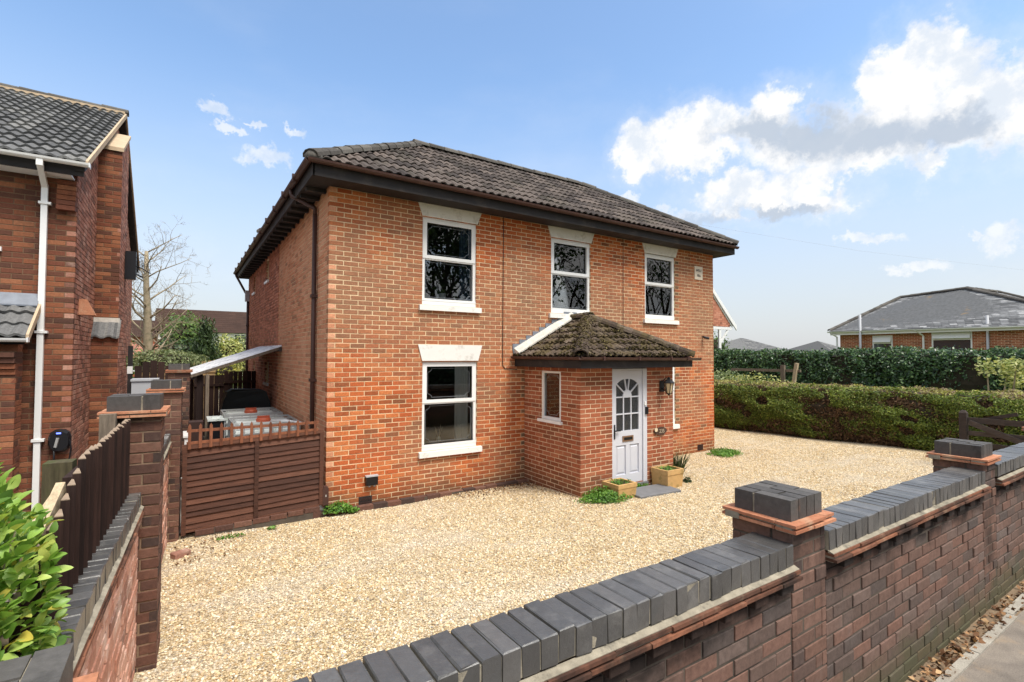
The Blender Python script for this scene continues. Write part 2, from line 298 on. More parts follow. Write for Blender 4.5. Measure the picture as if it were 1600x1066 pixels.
M['yew_leaf'] = leaf_mat('yew_leaf', [(0.0, lin(64,80,32)), (0.4, lin(94,112,42)), (0.75, lin(118,134,52)), (0.94, lin(146,154,72)), (1.0, lin(120,100,66))], 0.6, 0.25)
M['yew_top'] = leaf_mat('yew_top', [(0.0, lin(112,94,74)), (0.4, lin(142,122,98)), (0.6, lin(150,146,84)), (1.0, lin(186,186,104))], 0.7, 0.25)
M['twig'] = leaf_mat('twig', [(0.0, lin(58,44,34)), (0.6, lin(92,72,54)), (1.0, lin(128,104,80))], 0.9, 0.1, 0.1)
M['laurel_leaf'] = leaf_mat('laurel_leaf', [(0.0, lin(34,58,36)), (0.5, lin(54,84,48)), (0.85, lin(84,116,66)), (1.0, lin(122,148,92))], 0.35, 0.2, 0.5)
M['bright_leaf'] = leaf_mat('bright_leaf', [(0.0, lin(72,104,40)), (0.25, lin(104,142,56)), (0.6, lin(142,176,82)), (0.9, lin(186,202,110)), (1.0, lin(206,190,84))], 0.42, 0.3, 0.45)
M['pale_leaf'] = leaf_mat('pale_leaf', [(0.0, lin(122,136,72)), (0.5, lin(166,172,104)), (1.0, lin(206,200,136))], 0.5, 0.3)
M['weed_leaf'] = leaf_mat('weed_leaf', [(0.0, lin(64,106,36)), (0.5, lin(96,142,54)), (1.0, lin(132,168,74))], 0.5, 0.3)
M['dark_leaf'] = leaf_mat('dark_leaf', [(0.0, lin(36,52,30)), (0.6, lin(58,78,42)), (1.0, lin(84,104,56))], 0.5, 0.2)
M['mid_leaf'] = leaf_mat('mid_leaf', [(0.0, lin(62,88,44)), (0.6, lin(98,126,66)), (1.0, lin(140,160,90))], 0.5, 0.3)
M['grey_leaf'] = leaf_mat('grey_leaf', [(0.0, lin(92,108,72)), (0.6, lin(136,148,104)), (1.0, lin(176,182,140))], 0.6, 0.3)
M['litter'] = leaf_mat('litter', [(0.0, lin(70,50,38)), (0.5, lin(122,88,62)), (0.85, lin(164,126,90)), (1.0, lin(206,174,132))], 0.8, 0.1, 0.2)

def glass():
    m = bpy.data.materials.new('window_glass'); m.use_nodes = True; N = NT(m.node_tree); N.n.clear()
    out = N.node('ShaderNodeOutputMaterial')
    fr = N.node('ShaderNodeFresnel', {'IOR': 1.55})
    tr = N.node('ShaderNodeBsdfTransparent', {0: (0.78, 0.80, 0.80, 1)})
    gl = N.node('ShaderNodeBsdfGlossy', {0: (1, 1, 1, 1), 'Roughness': 0.0})
    mx = N.node('ShaderNodeMixShader', {0: N.math('MULTIPLY', fr.outputs[0], 1.6, clamp=True)})
    N.l.new(tr.outputs[0], mx.inputs[1]); N.l.new(gl.outputs[0], mx.inputs[2]); N.l.new(mx.outputs[0], out.inputs[0])
    return m
M['glass'] = glass()
def ripple_glass():
    m, N, bs, o = new_mat('patterned_glass')
    bs.inputs['Base Color'].default_value = (*lin(54,56,58), 1); bs.inputs['Roughness'].default_value = 0.12
    bs.inputs['Specular IOR Level'].default_value = 0.7
    bump(N, bs, N.noise(N.vmath('MULTIPLY', wpos(N), (1, 1, .25)), 60.0, 3.0, 0.5), 0.8, 0.02); return m
M['ripple_glass'] = ripple_glass()
def gravel_mat(name, pebble):
    m, N, bs, o = new_mat(name); P = wpos(N)
    stops = [(0.0, lin(128,114,96)), (0.10, lin(178,154,116)), (0.35, lin(212,188,146)), (0.6, lin(226,206,168)), (0.82, lin(236,227,206)), (0.92, lin(204,166,110)), (1.0, lin(168,164,158))]
    if pebble:
        r = per_piece(N)
    else:
        v = N.node('ShaderNodeTexVoronoi', {'Vector': P, 'Scale': 62.0}); r = N.node('ShaderNodeSeparateColor', {0: v.outputs['Color']}).outputs[0]
    c = N.ramp(r, stops)
    d = N.smooth(N.noise(P, 0.55, 6.0, 0.62), 0.46, 0.70)
    c = N.mix(N.math('MULTIPLY', d, 0.40), c, (*lin(218,208,192), 1))
    d2 = N.smooth(N.noise(P, 1.3, 6.0, 0.66), 0.60, 0.75)
    c = N.mix(N.math('MULTIPLY', d2, 0.45), c, (*lin(140,112,82), 1))
    tr_ = N.vmath('MULTIPLY', P, (0.35, 1.6, 1)); d3 = N.smooth(N.noise(tr_, 0.9, 4.0, 0.55), 0.52, 0.66)
    c = N.mix(N.math('MULTIPLY', d3, 0.28), c, (*lin(214,206,192), 1))
    if not pebble:
        e = N.smooth(v.outputs['Distance'], 0.0, 0.010)
        c = N.mix(1.0, c, N.ramp(N.smooth(v.outputs['Distance'], 0.25, 0.65), [(0, (1, 1, 1)), (1, (.62, .60, .56))]), 'MULTIPLY')
        bump(N, bs, N.math('SUBTRACT', 1.0, v.outputs['Distance']), 0.9, 0.015)
    N.put(bs.inputs['Base Color'], c); bs.inputs['Roughness'].default_value = 0.75; bs.inputs['Specular IOR Level'].default_value = 0.3
    return m
M['gravel'] = gravel_mat('gravel', False); M['pebble'] = gravel_mat('pebble', True)
def pave_mat(name, c0, c1, sc, dirt=None):
    m, N, bs, o = new_mat(name); P = wpos(N)
    c = N.ramp(N.noise(P, sc, 7.0, 0.65), [(0.3, c0), (0.7, c1)])
    c = N.mix(1.0, c, N.ramp(N.noise(P, 120.0, 4.0, 0.7), [(0.3, (.72,)*3), (0.7, (1.2,)*3)]), 'MULTIPLY')
    if dirt:
        c = N.mix(N.math('MULTIPLY', N.smooth(N.noise(P, 3.5, 7.0, 0.7), 0.5, 0.68), 0.6), c, (*dirt, 1))
    N.put(bs.inputs['Base Color'], c); bs.inputs['Roughness'].default_value = 0.92; bs.inputs['Specular IOR Level'].default_value = 0.2
    bump(N, bs, N.noise(P, 160.0, 4.0, 0.7), 0.6, 0.006); return m
M['tarmac'] = pave_mat('tarmac', lin(108,101,95), lin(152,142,130), 2.6, lin(158,138,114))
M['road'] = pave_mat('road', lin(84,82,82), lin(104,102,100), 1.0)
M['dirt'] = pave_mat('dirt', lin(112,94,76), lin(150,130,106), 4.0, lin(84,68,54))
M['kerbstone'] = pave_mat('kerbstone', lin(150,144,134), lin(178,172,160), 6.0, lin(128,112,94))
M['concrete'] = pave_mat('concrete', lin(130,126,120), lin(156,150,142), 2.0)
M['grass'] = pave_mat('grass', lin(74,92,46), lin(110,124,66), 3.0, lin(96,92,60))
M['yard'] = pave_mat('yard', lin(104,98,90), lin(136,128,118), 2.0)

def led(name, c, k):
    m, N, bs, o = new_mat(name); bs.inputs['Base Color'].default_value = (*c, 1); bs.inputs['Emission Color'].default_value = (*c, 1); bs.inputs['Emission Strength'].default_value = k; return m
M['blue_light'] = led('blue_light', lin(90,110,230), 1.0)
M['lantern_glass'] = plain('lantern_glass', lin(196,176,140), 0.2, var=0.15, scale=12, bmp=0.05, spec=0.6)
M['dark_pane'] = plain('dark_pane', lin(50,56,62), 0.08, var=0.05, bmp=0, spec=0.6)
M['yellow_leaf'] = leaf_mat('yellow_leaf', [(0.0, lin(110,112,50)), (0.5, lin(150,148,66)), (1.0, lin(186,180,84))], 0.6, 0.3)

M['moss'] = leaf_mat('moss', [(0.0, lin(34,29,21)), (0.5, lin(58,50,32)), (0.85, lin(82,74,42)), (1.0, lin(122,112,80))], 0.95, 0.05, 0.05)
# ------------------------------------------------------------------ helpers
ORG = {}
def V(*a): return Vector(a)
class Fr:                          # a wall frame: a along the wall, d outward, z up
    def __init__(s, o, u, n=None):
        s.o = Vector((o[0], o[1], 0)); s.u = Vector((u[0], u[1], 0)).normalized()
        s.n = Vector((n[0], n[1], 0)).normalized() if n else Vector((s.u.y, -s.u.x, 0))
        s.rz = atan2(s.u.y, s.u.x)
    def p(s, a, d, z): v = s.o + s.u*a + s.n*d; return Vector((v.x, v.y, z))
class MB:
    def __init__(s): s.v = []; s.f = []
    def face(s, pts): i = len(s.v); s.v += [tuple(p) for p in pts]; s.f.append(tuple(range(i, i+len(pts)))); return s
    def hexa(s, p):                # eight corners: bottom ring, top ring
        i = len(s.v); s.v += [tuple(q) for q in p]
        s.f += [tuple(i+k for k in q) for q in ((3,2,1,0),(4,5,6,7),(0,1,5,4),(1,2,6,5),(2,3,7,6),(3,0,4,7))]; return s
    def cbox(s, lo, mi, to):       # a box with its top edge chamfered, one connected shell
        i = len(s.v); s.v += [tuple(q) for q in lo+mi+to]; s.f += [(i+3,i+2,i+1,i), (i+8,i+9,i+10,i+11)]
        for a, b in ((0, 4), (4, 8)):
            for k in range(4): s.f.append((i+a+k, i+a+(k+1)%4, i+b+(k+1)%4, i+b+k))
        return s
    def box(s, x0, y0, z0, x1, y1, z1):
        return s.hexa([(x0,y0,z0),(x1,y0,z0),(x1,y1,z0),(x0,y1,z0),(x0,y0,z1),(x1,y0,z1),(x1,y1,z1),(x0,y1,z1)])
    def fbox(s, fr, a0, a1, d0, d1, z0, z1):
        return s.hexa([fr.p(a0,d1,z0),fr.p(a1,d1,z0),fr.p(a1,d0,z0),fr.p(a0,d0,z0),fr.p(a0,d1,z1),fr.p(a1,d1,z1),fr.p(a1,d0,z1),fr.p(a0,d0,z1)])
    def extrude(s, poly, vec):
        n = len(poly); i = len(s.v); vec = Vector(vec)
        s.v += [tuple(p) for p in poly] + [tuple(Vector(p)+vec) for p in poly]
        s.f.append(tuple(range(i+n-1, i-1, -1))); s.f.append(tuple(range(i+n, i+2*n)))
        for k in range(n): s.f.append((i+k, i+(k+1)%n, i+n+(k+1)%n, i+n+k))
        return s
    def tube(s, pts, rad, n=8, cap=True):
        pts = [Vector(p) for p in pts]; rad = rad if isinstance(rad, (list, tuple)) else [rad]*len(pts)
        i0 = len(s.v); prev = None
        for k, p in enumerate(pts):
            t = (pts[min(k+1, len(pts)-1)] - pts[max(k-1, 0)]).normalized()
            if prev is None: prev = t.orthogonal().normalized()
            a = (prev - t*prev.dot(t)).normalized(); prev = a; b = t.cross(a)
            for j in range(n):
                an = 2*pi*j/n; s.v.append(tuple(p + (a*cos(an) + b*sin(an))*rad[k]))
        for k in range(len(pts)-1):
            for j in range(n):
                a = i0+k*n+j; b = i0+k*n+(j+1)%n; s.f.append((a, b, b+n, a+n))
        if cap:
            s.f.append(tuple(range(i0+n-1, i0-1, -1))); e = i0+(len(pts)-1)*n; s.f.append(tuple(range(e, e+n)))
        return s
    def bar(s, p, q, w, h, up=(0, 0, 1)):
        p, q = Vector(p), Vector(q); t = (q-p).normalized(); up = Vector(up)
        sd = t.cross(up).normalized(); u2 = sd.cross(t).normalized()
        c = [sd*(w/2*x) + u2*(h/2*y) for x, y in ((-1,-1),(1,-1),(1,1),(-1,1))]
        return s.extrude([p+k for k in c], q-p)
    def lathe(s, c, prof, n=12, sx=1, sy=1):
        i0 = len(s.v); c = Vector(c)
        for r, z in prof:
            for j in range(n): s.v.append((c.x+r*sx*cos(2*pi*j/n), c.y+r*sy*sin(2*pi*j/n), c.z+z))
        for k in range(len(prof)-1):
            for j in range(n):
                a = i0+k*n+j; b = i0+k*n+(j+1)%n; s.f.append((a, b, b+n, a+n))
        s.f.append(tuple(range(i0+n-1, i0-1, -1))); e = i0+(len(prof)-1)*n; s.f.append(tuple(range(e, e+n)))
        return s
def mesh_of(name, verts, faces, mat, smooth=False):
    me = bpy.data.meshes.new(name); me.from_pydata([tuple(v) for v in verts], [], faces)
    if mat: me.materials.append(M[mat])
    if smooth: me.polygons.foreach_set('use_smooth', [True]*len(me.polygons))
    me.update(); return me
def tag(o, label=None, cat=None, group=None, kind=None):
    for k, v in (('label', label), ('category', cat), ('group', group), ('kind', kind)):
        if v: o[k] = v
    return o
def org(o): return ORG.get(o.name, Vector((0, 0, 0)))
def link(o, parent, world):
    COL.objects.link(o); ORG[o.name] = Vector(world)
    if parent is not None: o.parent = parent; o.location = Vector(world) - org(parent)
    else: o.location = world
    return o
def part(name, mb, mat, parent=None, smooth=False, label=None, kind=None, fix=True):
    vs = np.array(mb.v); c = Vector((vs.min(0)+vs.max(0))/2)
    if parent is None: c.z = float(vs[:, 2].min())
    me = mesh_of(name, vs - np.array(c), mb.f, mat, smooth)
    if fix:
        bm = bmesh.new(); bm.from_mesh(me); bmesh.ops.recalc_face_normals(bm, faces=bm.faces); bm.to_mesh(me); bm.free()
    o = link(bpy.data.objects.new(name, me), parent, c)
    if label: o['label'] = label
    if kind: o['kind'] = kind
    return o
def thing(name, label, cat, loc, group=None):
    o = bpy.data.objects.new(name, None); o.empty_display_size = 0.2
    link(o, None, Vector(loc)); return tag(o, label, cat, group)
def solo(name, mb, mat, label, cat, group=None, smooth=False): return tag(part(name, mb, mat, None, smooth), label, cat, group)
def struct(name, mb, mat, smooth=False): return tag(part(name, mb, mat, None, smooth, fix=False), kind='structure')

# ---- loose pieces (bricks, tiles, slats): the 300 that show largest become objects, the rest one joined part
_PM = {}
def brick_mesh(L, D, H, mat):      # chamfered on the face that shows (local -Y)
    k = ('b', round(L, 3), round(D, 3), round(H, 3), mat)
    if k not in _PM: v, f = brick_vf(L, D, H); _PM[k] = mesh_of('brick', v, f, mat)
    return _PM[k]
def brick_vf(L, D, H, c=0.003):
    l, h = L/2, H/2; c = min(c, L*.2)
    v = [(-l,D,-h),(l,D,-h),(l,D,h),(-l,D,h), (-l,c,-h),(l,c,-h),(l,c,h),(-l,c,h), (-l+c,0,-h+c),(l-c,0,-h+c),(l-c,0,h-c),(-l+c,0,h-c)]
    f = [(3,2,1,0), (8,9,10,11)]
    for a, b in ((0, 4), (4, 8)):
        for k in range(4): f.append((a+k, a+(k+1)%4, b+(k+1)%4, b+k))
    return v, f
class Sink:
    def __init__(s, limit=300): s.items = []; s.limit = limit; s.rest = {}
    def add(s, c, mat3, mk, vf, mat, parent, name, area, face_n):
        s.items.append((c, mat3, mk, vf, mat, parent, name, area, face_n))
    def flush(s, rest_name):
        def score(it):
            c, area, n = it[0], it[7], it[8]; q = proj(c)
            if q is None: return -1
            d = (Vector((0, 0, CAM_H)) - c); r2 = d.length_squared; cs = d.normalized().dot(n)
            if cs <= 0.03 or abs(q[0]) > 0.51 or abs(q[1]) > 0.345: return -1
            return area*cs/r2
        sc = [(score(it), i) for i, it in enumerate(s.items)]
        top = sorted([x for x in sc if x[0] > 0], reverse=True)[:s.limit]; keep = {i for _, i in top}
        bulk = {}
        for i, (c, m3, mk, vf, mat, parent, name, area, n) in enumerate(s.items):
            if i in keep:
                o = bpy.data.objects.new(name, mk()); link(o, parent, c); o.rotation_euler = m3.to_euler()
            else:
                key = (parent.name, mat); bulk.setdefault(key, (parent, mat, [], []))
                _, _, vs, fs = bulk[key]; k = len(vs); v, f = vf()
                vs += [tuple(m3 @ Vector(q) + c) for q in v]; fs += [tuple(k+j for j in q) for q in f]
        for parent, mat, vs, fs in bulk.values():
            mb = MB(); mb.v = vs; mb.f = fs
            part(rest_name, mb, mat, parent, kind='stuff', fix=False)
def rot_frame(fr): return Matrix((fr.u, -fr.n, Vector((0, 0, 1)))).transposed()
BRK_V = {}
def put_brick(sink, parent, fr, a0, a1, z0, z1, mat, d=0.0, depth=0.045, name='brick', jig=0.0015):
    L, H = a1-a0, z1-z0
    if L < 0.012 or H < 0.012: return
    m3 = rot_frame(fr) @ Matrix.Rotation(random.gauss(0, .004), 3, 'Y') @ Matrix.Rotation(random.gauss(0, .006), 3, 'Z')
    c = fr.p((a0+a1)/2, d + max(-1.5*jig, min(1.8*jig, random.gauss(0, jig))), (z0+z1)/2)
    L2 = round(L, 3)
    sink.add(c, m3, lambda: brick_mesh(L2, depth, H, mat), lambda: brick_vf(L2, depth, H), mat, parent, name, L*H, fr.n)
def bricks(sink, parent, fr, a0, a1, z0, z1, mat, holes=(), course=0.0736, pitch=0.2253, joint=0.011, off=0.0, lim=None, d=0.0, jig=0.0015, c0=None, c1=None, hmat=None):
    k = 0; z = z0
    half = pitch/2
    while z < z1 - 0.02:
        zt = min(z + course - joint, z1)
        lo, hi = (a0, a1) if lim is None else lim((z+zt)/2)
        lo, hi = max(lo, a0), min(hi, a1)
        if c0 is not None and k % 2 == c0: lo += half
        if c1 is not None and k % 2 == c1: hi -= half
        spans = [(lo, hi)]
        for h0, h1, hz0, hz1 in holes:
            ov = min(zt, hz1) - max(z, hz0)
            if ov > 0.35*(zt-z):
                ns = []
                for p, q in spans:
                    if h1 <= p or h0 >= q: ns.append((p, q)); continue
                    if h0 > p: ns.append((p, h0))
                    if h1 < q: ns.append((h1, q))
                spans = ns
        st = a0 + off + (half if k % 2 else 0.0) - pitch
        for p, q in spans:
            if q - p < .02: continue
            i = math.floor((p - st)/pitch)
            x = st + i*pitch; row = []
            while x < q:
                b0, b1 = max(x, p), min(x + pitch - joint, q)
                if b1 > b0: row.append([b0, b1])
                x += pitch
            if len(row) > 1 and row[0][1]-row[0][0] < .05: row[1][0] = row[0][0]; row.pop(0)
            if len(row) > 1 and row[-1][1]-row[-1][0] < .05: row[-2][1] = row[-1][1]; row.pop()
            if row: row[0][0] = p; row[-1][1] = q
            for b0, b1 in row: put_brick(sink, parent, fr, b0, b1, z, zt, hmat if hmat and .085 < b1-b0 < .13 and (b0 == p or b1 == q) and random.random() < .75 else mat, d, .1016 if (c0 is not None and k % 2 != c0 and b0 == a0) or (c1 is not None and k % 2 != c1 and b1 == a1) else .045, jig=jig)
        k += 1; z += course
def backing(mb, fr, a0, a1, z0, z1, th, holes=(), d=-0.004):
    us = sorted({a0, a1, *[x for h in holes for x in h[:2] if a0 < x < a1]}); zs = sorted({z0, z1, *[x for h in holes for x in h[2:] if z0 < x < z1]})
    for i in range(len(us)-1):
        for j in range(len(zs)-1):
            u, z = (us[i]+us[i+1])/2, (zs[j]+zs[j+1])/2
            if any(h[0] < u < h[1] and h[2] < z < h[3] for h in holes): continue
            mb.fbox(fr, us[i], us[i+1], d-th, d, zs[j], zs[j+1])

# ---- roof tiles
def tile_vf(w, L, gauge, prof, th=0.018):
    n = len(prof); v = []; tilt = th*1.3
    for y, lift in ((0, tilt), (L, tilt*(1-L/gauge))):
        for x, h in prof: v.append((x*w, y, h+lift+th*.2))
    for x, h in prof: v.append((x*w, 0.0, h+tilt-th))
    for x, h in prof: v.append((x*w, L*.55, h+tilt*(1-L*.55/gauge)-th))
    f = []
    for k in range(n-1):
        f.append((k, k+1, n+k+1, n+k)); f.append((2*n+k, 2*n+k+1, k+1, k)); f.append((3*n+k, 3*n+k+1, 2*n+k+1, 2*n+k))
    f.append((0, n, 3*n, 2*n)); f.append((n-1, 2*n+n-1, 3*n+n-1, 2*n-1))
    return v, f
def prof_roman(amp=0.030): return [(0, 0), (.10, .002), (.18, amp*.75), (.27, amp), (.36, amp*.75), (.44, .002), (.56, 0), (.64, amp*.75), (.76, amp), (.88, amp*.75), (1.0, 0.001)]
def prof_wave(amp=0.022): return [(k/12, amp*(.5-.5*cos(2*pi*2*k/12 + .5))) for k in range(13)]
def in_poly(u, s, poly):
    c = False; n = len(poly)
    for i in range(n):
        (x0, y0), (x1, y1) = poly[i], poly[(i+1) % n]
        if (y0 > s) != (y1 > s) and u < (x1-x0)*(s-y0)/(y1-y0)+x0: c = not c
    return c
def tiles(sink, parent, O, U, Sv, poly, w, gauge, prof, mat, name='roof_tile', th=0.018, lap=0.07, sag=0.0):
    U, Sv = Vector(U).normalized(), Vector(Sv).normalized(); Nn = U.cross(Sv).normalized(); O = Vector(O)
    m3 = Matrix((U, Sv, Nn)).transposed(); L = gauge + lap
    umin = min(p[0] for p in poly); umax = max(p[0] for p in poly); smax = max(p[1] for p in poly)
    v0, f0 = tile_vf(w, L, gauge, prof, th); key = ('t', w, gauge, mat, tuple(prof))
    def mk():
        if key not in _PM: _PM[key] = mesh_of(name, v0, f0, mat)
        return _PM[key]
    r = 0
    while r*gauge < smax - 0.05:
        s0 = r*gauge; c = math.floor(umin/w)
        while c*w < umax:
            u0 = c*w; c += 1
            cor = [(u0+.01, s0+.01), (u0+w-.01, s0+.01), (u0+w-.01, min(s0+gauge, smax)-.01), (u0+.01, min(s0+gauge, smax)-.01)]
            ins = [in_poly(a, b, poly) for a, b in cor]
            if not any(ins) and not in_poly(u0+w/2, s0+.02, poly): continue
            ins += [in_poly(u0+.01, s0+L, poly), in_poly(u0+w-.01, s0+L, poly)]
            lift = random.gauss(0, .0025)
            wp = O + U*u0 + Sv*s0 + Nn*lift
            rm = m3 @ Matrix.Rotation(random.gauss(0, .006), 3, 'Z') @ Matrix.Rotation(random.gauss(0, .006), 3, 'Y')
            ctr = wp
            if all(ins): sink.add(ctr, rm, mk, (lambda: (v0, f0)), mat, parent, name, w*gauge, Nn)
            else:
                bm = bmesh.new(); bv = [bm.verts.new(q) for q in v0]; [bm.faces.new([bv[j] for j in q]) for q in f0]
                n = len(poly); area2 = sum(poly[i][0]*poly[(i+1)%n][1]-poly[(i+1)%n][0]*poly[i][1] for i in range(n))
                for i in range(n):
                    (x0, y0), (x1, y1) = poly[i], poly[(i+1) % n]
                    ed = Vector((x1-x0, y1-y0, 0)); no = Vector((ed.y, -ed.x, 0)).normalized() * (1 if area2 > 0 else -1)
                    if abs(no.y) > .95 and min(y0, y1) < 0.05: continue
                    bmesh.ops.bisect_plane(bm, geom=bm.verts[:]+bm.edges[:]+bm.faces[:], plane_co=(x0-u0, y0-s0, 0), plane_no=no, clear_outer=True)
                bm.verts.index_update(); vv = [tuple(q.co) for q in bm.verts]; ff = [tuple(q.index for q in fc.verts) for fc in bm.faces]; bm.free()
                if not ff: continue
                sink.add(ctr, rm, (lambda vv=vv, ff=ff: mesh_of(name, vv, ff, mat)), (lambda vv=vv, ff=ff: (vv, ff)), mat, parent, name, w*gauge*.5, Nn)
        r += 1
def ridge(sink, parent, P, Q, mat, R=0.125, seg=0.36, name='ridge_tile', squash=0.8):
    P, Q = Vector(P), Vector(Q); T = (Q-P); Ln = T.length; T.normalize(); sd = T.cross(Vector((0, 0, 1))).normalized(); up = sd.cross(T)
    n = max(1, round(Ln/seg)); sg = Ln/n
    m3 = Matrix((T, -sd, up)).transposed()
    if m3.determinant() < 0: m3 = Matrix((T, sd, up)).transposed()
    def vf(R=R):
        v = []; K = 7
        for x, r in ((0, R), (sg+.03, R*.9)):
            for rr in (r, r-.022):
                for k in range(K): a = pi*(-.04 + 1.08*k/(K-1)); v.append((x, rr*cos(a), rr*sin(a)*squash - .02))
        f = []
        for k in range(K-1):
            f += [(k, k+1, 2*K+k+1, 2*K+k), (K+k, 3*K+k, 3*K+k+1, K+k+1), (k, K+k, K+k+1, k+1), (2*K+k, 2*K+k+1, 3*K+k+1, 3*K+k)]
        return v, f
    cache = []
    def mk():
        if not cache: cache.append(mesh_of(name, *vf(), mat))
        return cache[0]
    for i in range(n):
        sink.add(P + T*(i*sg) + up*random.gauss(0, .004), m3 @ Matrix.Rotation(random.gauss(0, .01), 3, 'Z'), mk, vf, mat, parent, name, sg*R*2, Vector((0, 0, 1)))

# ---- gutters and pipes
def gutter_mb(mb, P, Q, R=0.055, n=7):
    P, Q = Vector(P), Vector(Q); T = (Q-P).normalized(); sd = T.cross(Vector((0, 0, 1))).normalized()
    pr = [(R*cos(a), R*sin(a)) for a in [pi + pi*k/(n-1) for k in range(n)]] + [((R-.006)*cos(a), (R-.006)*sin(a)) for a in [2*pi - pi*k/(n-1) for k in range(n)]]
    mb.extrude([P + sd*x + Vector((0, 0, y)) for x, y in pr], Q-P); return mb

# ---- leaves
def leaf_mesh(name, pts, nrm, size, mat, parent, aspect=0.55, jitter=0.9, fold=0.0, kind='stuff', shape='quad', hang=None):
    n = len(pts); pts = np.asarray(pts, float); nrm = np.asarray(nrm, float)
    d = RNG.normal(size=(n, 3)); nn = nrm + jitter*d; nn /= np.linalg.norm(nn, axis=1)[:, None]
    t = RNG.normal(size=(n, 3)) if hang is None else RNG.normal(size=(n, 3))*.5 + np.array(hang)
    t -= nn*np.sum(t*nn, 1)[:, None]; t /= np.linalg.norm(t, axis=1)[:, None]; b = np.cross(nn, t)
    sz = size*RNG.uniform(.65, 1.35, n)[:, None]; w = sz*aspect
    v = np.empty((n, 4, 3)); f0 = fold
    v[:, 0] = pts - t*sz*.5; v[:, 1] = pts + b*w*.5 + nn*sz*f0; v[:, 2] = pts + t*sz*.5; v[:, 3] = pts - b*w*.5 + nn*sz*f0
    c = v.reshape(-1, 3); o = Vector((c.min(0)+c.max(0))/2)
    me = bpy.data.meshes.new(name); me.vertices.add(4*n); me.vertices.foreach_set('co', (c-np.array(o)).ravel())
    me.loops.add(4*n); me.loops.foreach_set('vertex_index', np.arange(4*n)); me.polygons.add(n)
    me.polygons.foreach_set('loop_start', np.arange(0, 4*n, 4)); me.polygons.foreach_set('loop_total', np.full(n, 4)); me.update(calc_edges=True); me.validate()
    me.materials.append(M[mat]); ob = link(bpy.data.objects.new(name, me), parent, o)
    if kind: ob['kind'] = kind
    return ob
def vnoise(p, s, seed=0):          # cheap smooth noise for clumps
    p = np.asarray(p)*s; r = np.random.default_rng(seed); out = np.zeros(len(p))
    for k in range(6):
        w = r.normal(size=3); w *= (1+k*.5)/np.linalg.norm(w); out += np.sin(p@w*2.2 + r.uniform(0, 6.28))/(1+k*.4)
    return out/2.2
def blob_pts(n, c, r, shell=0.35, seed=0, amp=.25):
    d = RNG.normal(size=(n, 3)); d /= np.linalg.norm(d, axis=1)[:, None]
    k = 1 + amp*vnoise(d, 2.2, seed); rad = (1 - shell*RNG.random(n)**1.5)*k
    return np.array(c) + d*np.array(r)*rad[:, None], d
def branch_tree(mb, base, h, r, levels=4, seed=1, spread=0.6, up=0.25, taper=0.7, n0=8, start=0.25, droop=0.0, lf=1.0, rf=.55, wob=.13):
    rg = random.Random(seed); tips = []
    def grow(p, d, L, r, lv):
        segs = 5 if lv == 0 else 4; pts = [Vector(p)]; rad = [r]; dd = Vector(d)
        for k in range(segs):
            dd = (dd + Vector((rg.gauss(0, .13 if lv else wob), rg.gauss(0, .13 if lv else wob), rg.gauss(0, .08) + (up*.25 if lv else .06) - droop*lv*.05))).normalized()
            pts.append(pts[-1] + dd*(L/segs)); rad.append(r*(1-(k+1)/segs*taper))
        mb.tube(pts, rad, 8 if lv == 0 else (5 if lv < 2 else 3), cap=lv < 2)
        if lv >= levels: tips.extend(pts[1:]); return
        nb = n0 if lv == 0 else rg.choice((3, 4, 5))
        for j in range(nb):
            t = start + (1-start)*(j+rg.random()*.8)/nb if lv == 0 else .25+.75*rg.random()
            k = min(segs-1, int(t*segs)); q = pts[k].lerp(pts[k+1], t*segs-k); ax = (pts[k+1]-pts[k]).normalized()
            a = rg.uniform(0, 2*pi) if lv else j*2.4 + rg.uniform(-.4, .4)
            o1 = ax.orthogonal().normalized(); o2 = ax.cross(o1)
            nd = (ax*(1-spread) + (o1*cos(a)+o2*sin(a))*spread + Vector((0, 0, up))).normalized()
            grow(q, nd, L*rg.uniform(.42, .66)*(1.15-t*.35)*(lf if lv == 0 else 1), max(.004, rad[k]*(rf if lv == 0 else .55)), lv+1)
    grow(Vector(base), Vector((0, 0, 1)), h, r, 0)
    return tips
# ================================================================== GROUND
def gz(x, y):                      # the drive falls gently from the road to the house
    t = max(0.0, 7.7 - y); return 0.027*t
mb = MB(); mb.face([(-2500, -2500, -.12), (2500, -2500, -.12), (2500, 2500, -.12), (-2500, 2500, -.12)]); struct('ground', mb, 'grass')
mb = MB()
xs = np.linspace(-0.3, 17.5, 60); ys = np.concatenate([np.linspace(1.55, 12, 50), np.linspace(12.6, 40, 20)])
idx = {}
for i, x in enumerate(xs):
    for j, y in enumerate(ys):
        z = gz(x, y) + 0.012*sin(x*1.7+y*.9) + .008*sin(x*3.1-y*2.3); idx[i, j] = len(mb.v); mb.v.append((x, y, z))
for i in range(len(xs)-1):
    for j in range(len(ys)-1): mb.f.append((idx[i, j], idx[i+1, j], idx[i+1, j+1], idx[i, j+1]))
gravel = struct('gravel_drive', mb, 'gravel', smooth=True)
mb = MB(); mb.face([(-12, 1.0, .03), (-.33, 1.0, .03), (-.15, 7, .03), (-.15, 40, .03), (-12, 40, .03)]); struct('neighbour_drive', mb, 'yard')
mb = MB(); mb.face([(.0, 7.75, .045), (1.85, 7.75, .045), (1.85, 24, .045), (.0, 24, .045)]); struct('side_yard', mb, 'concrete')
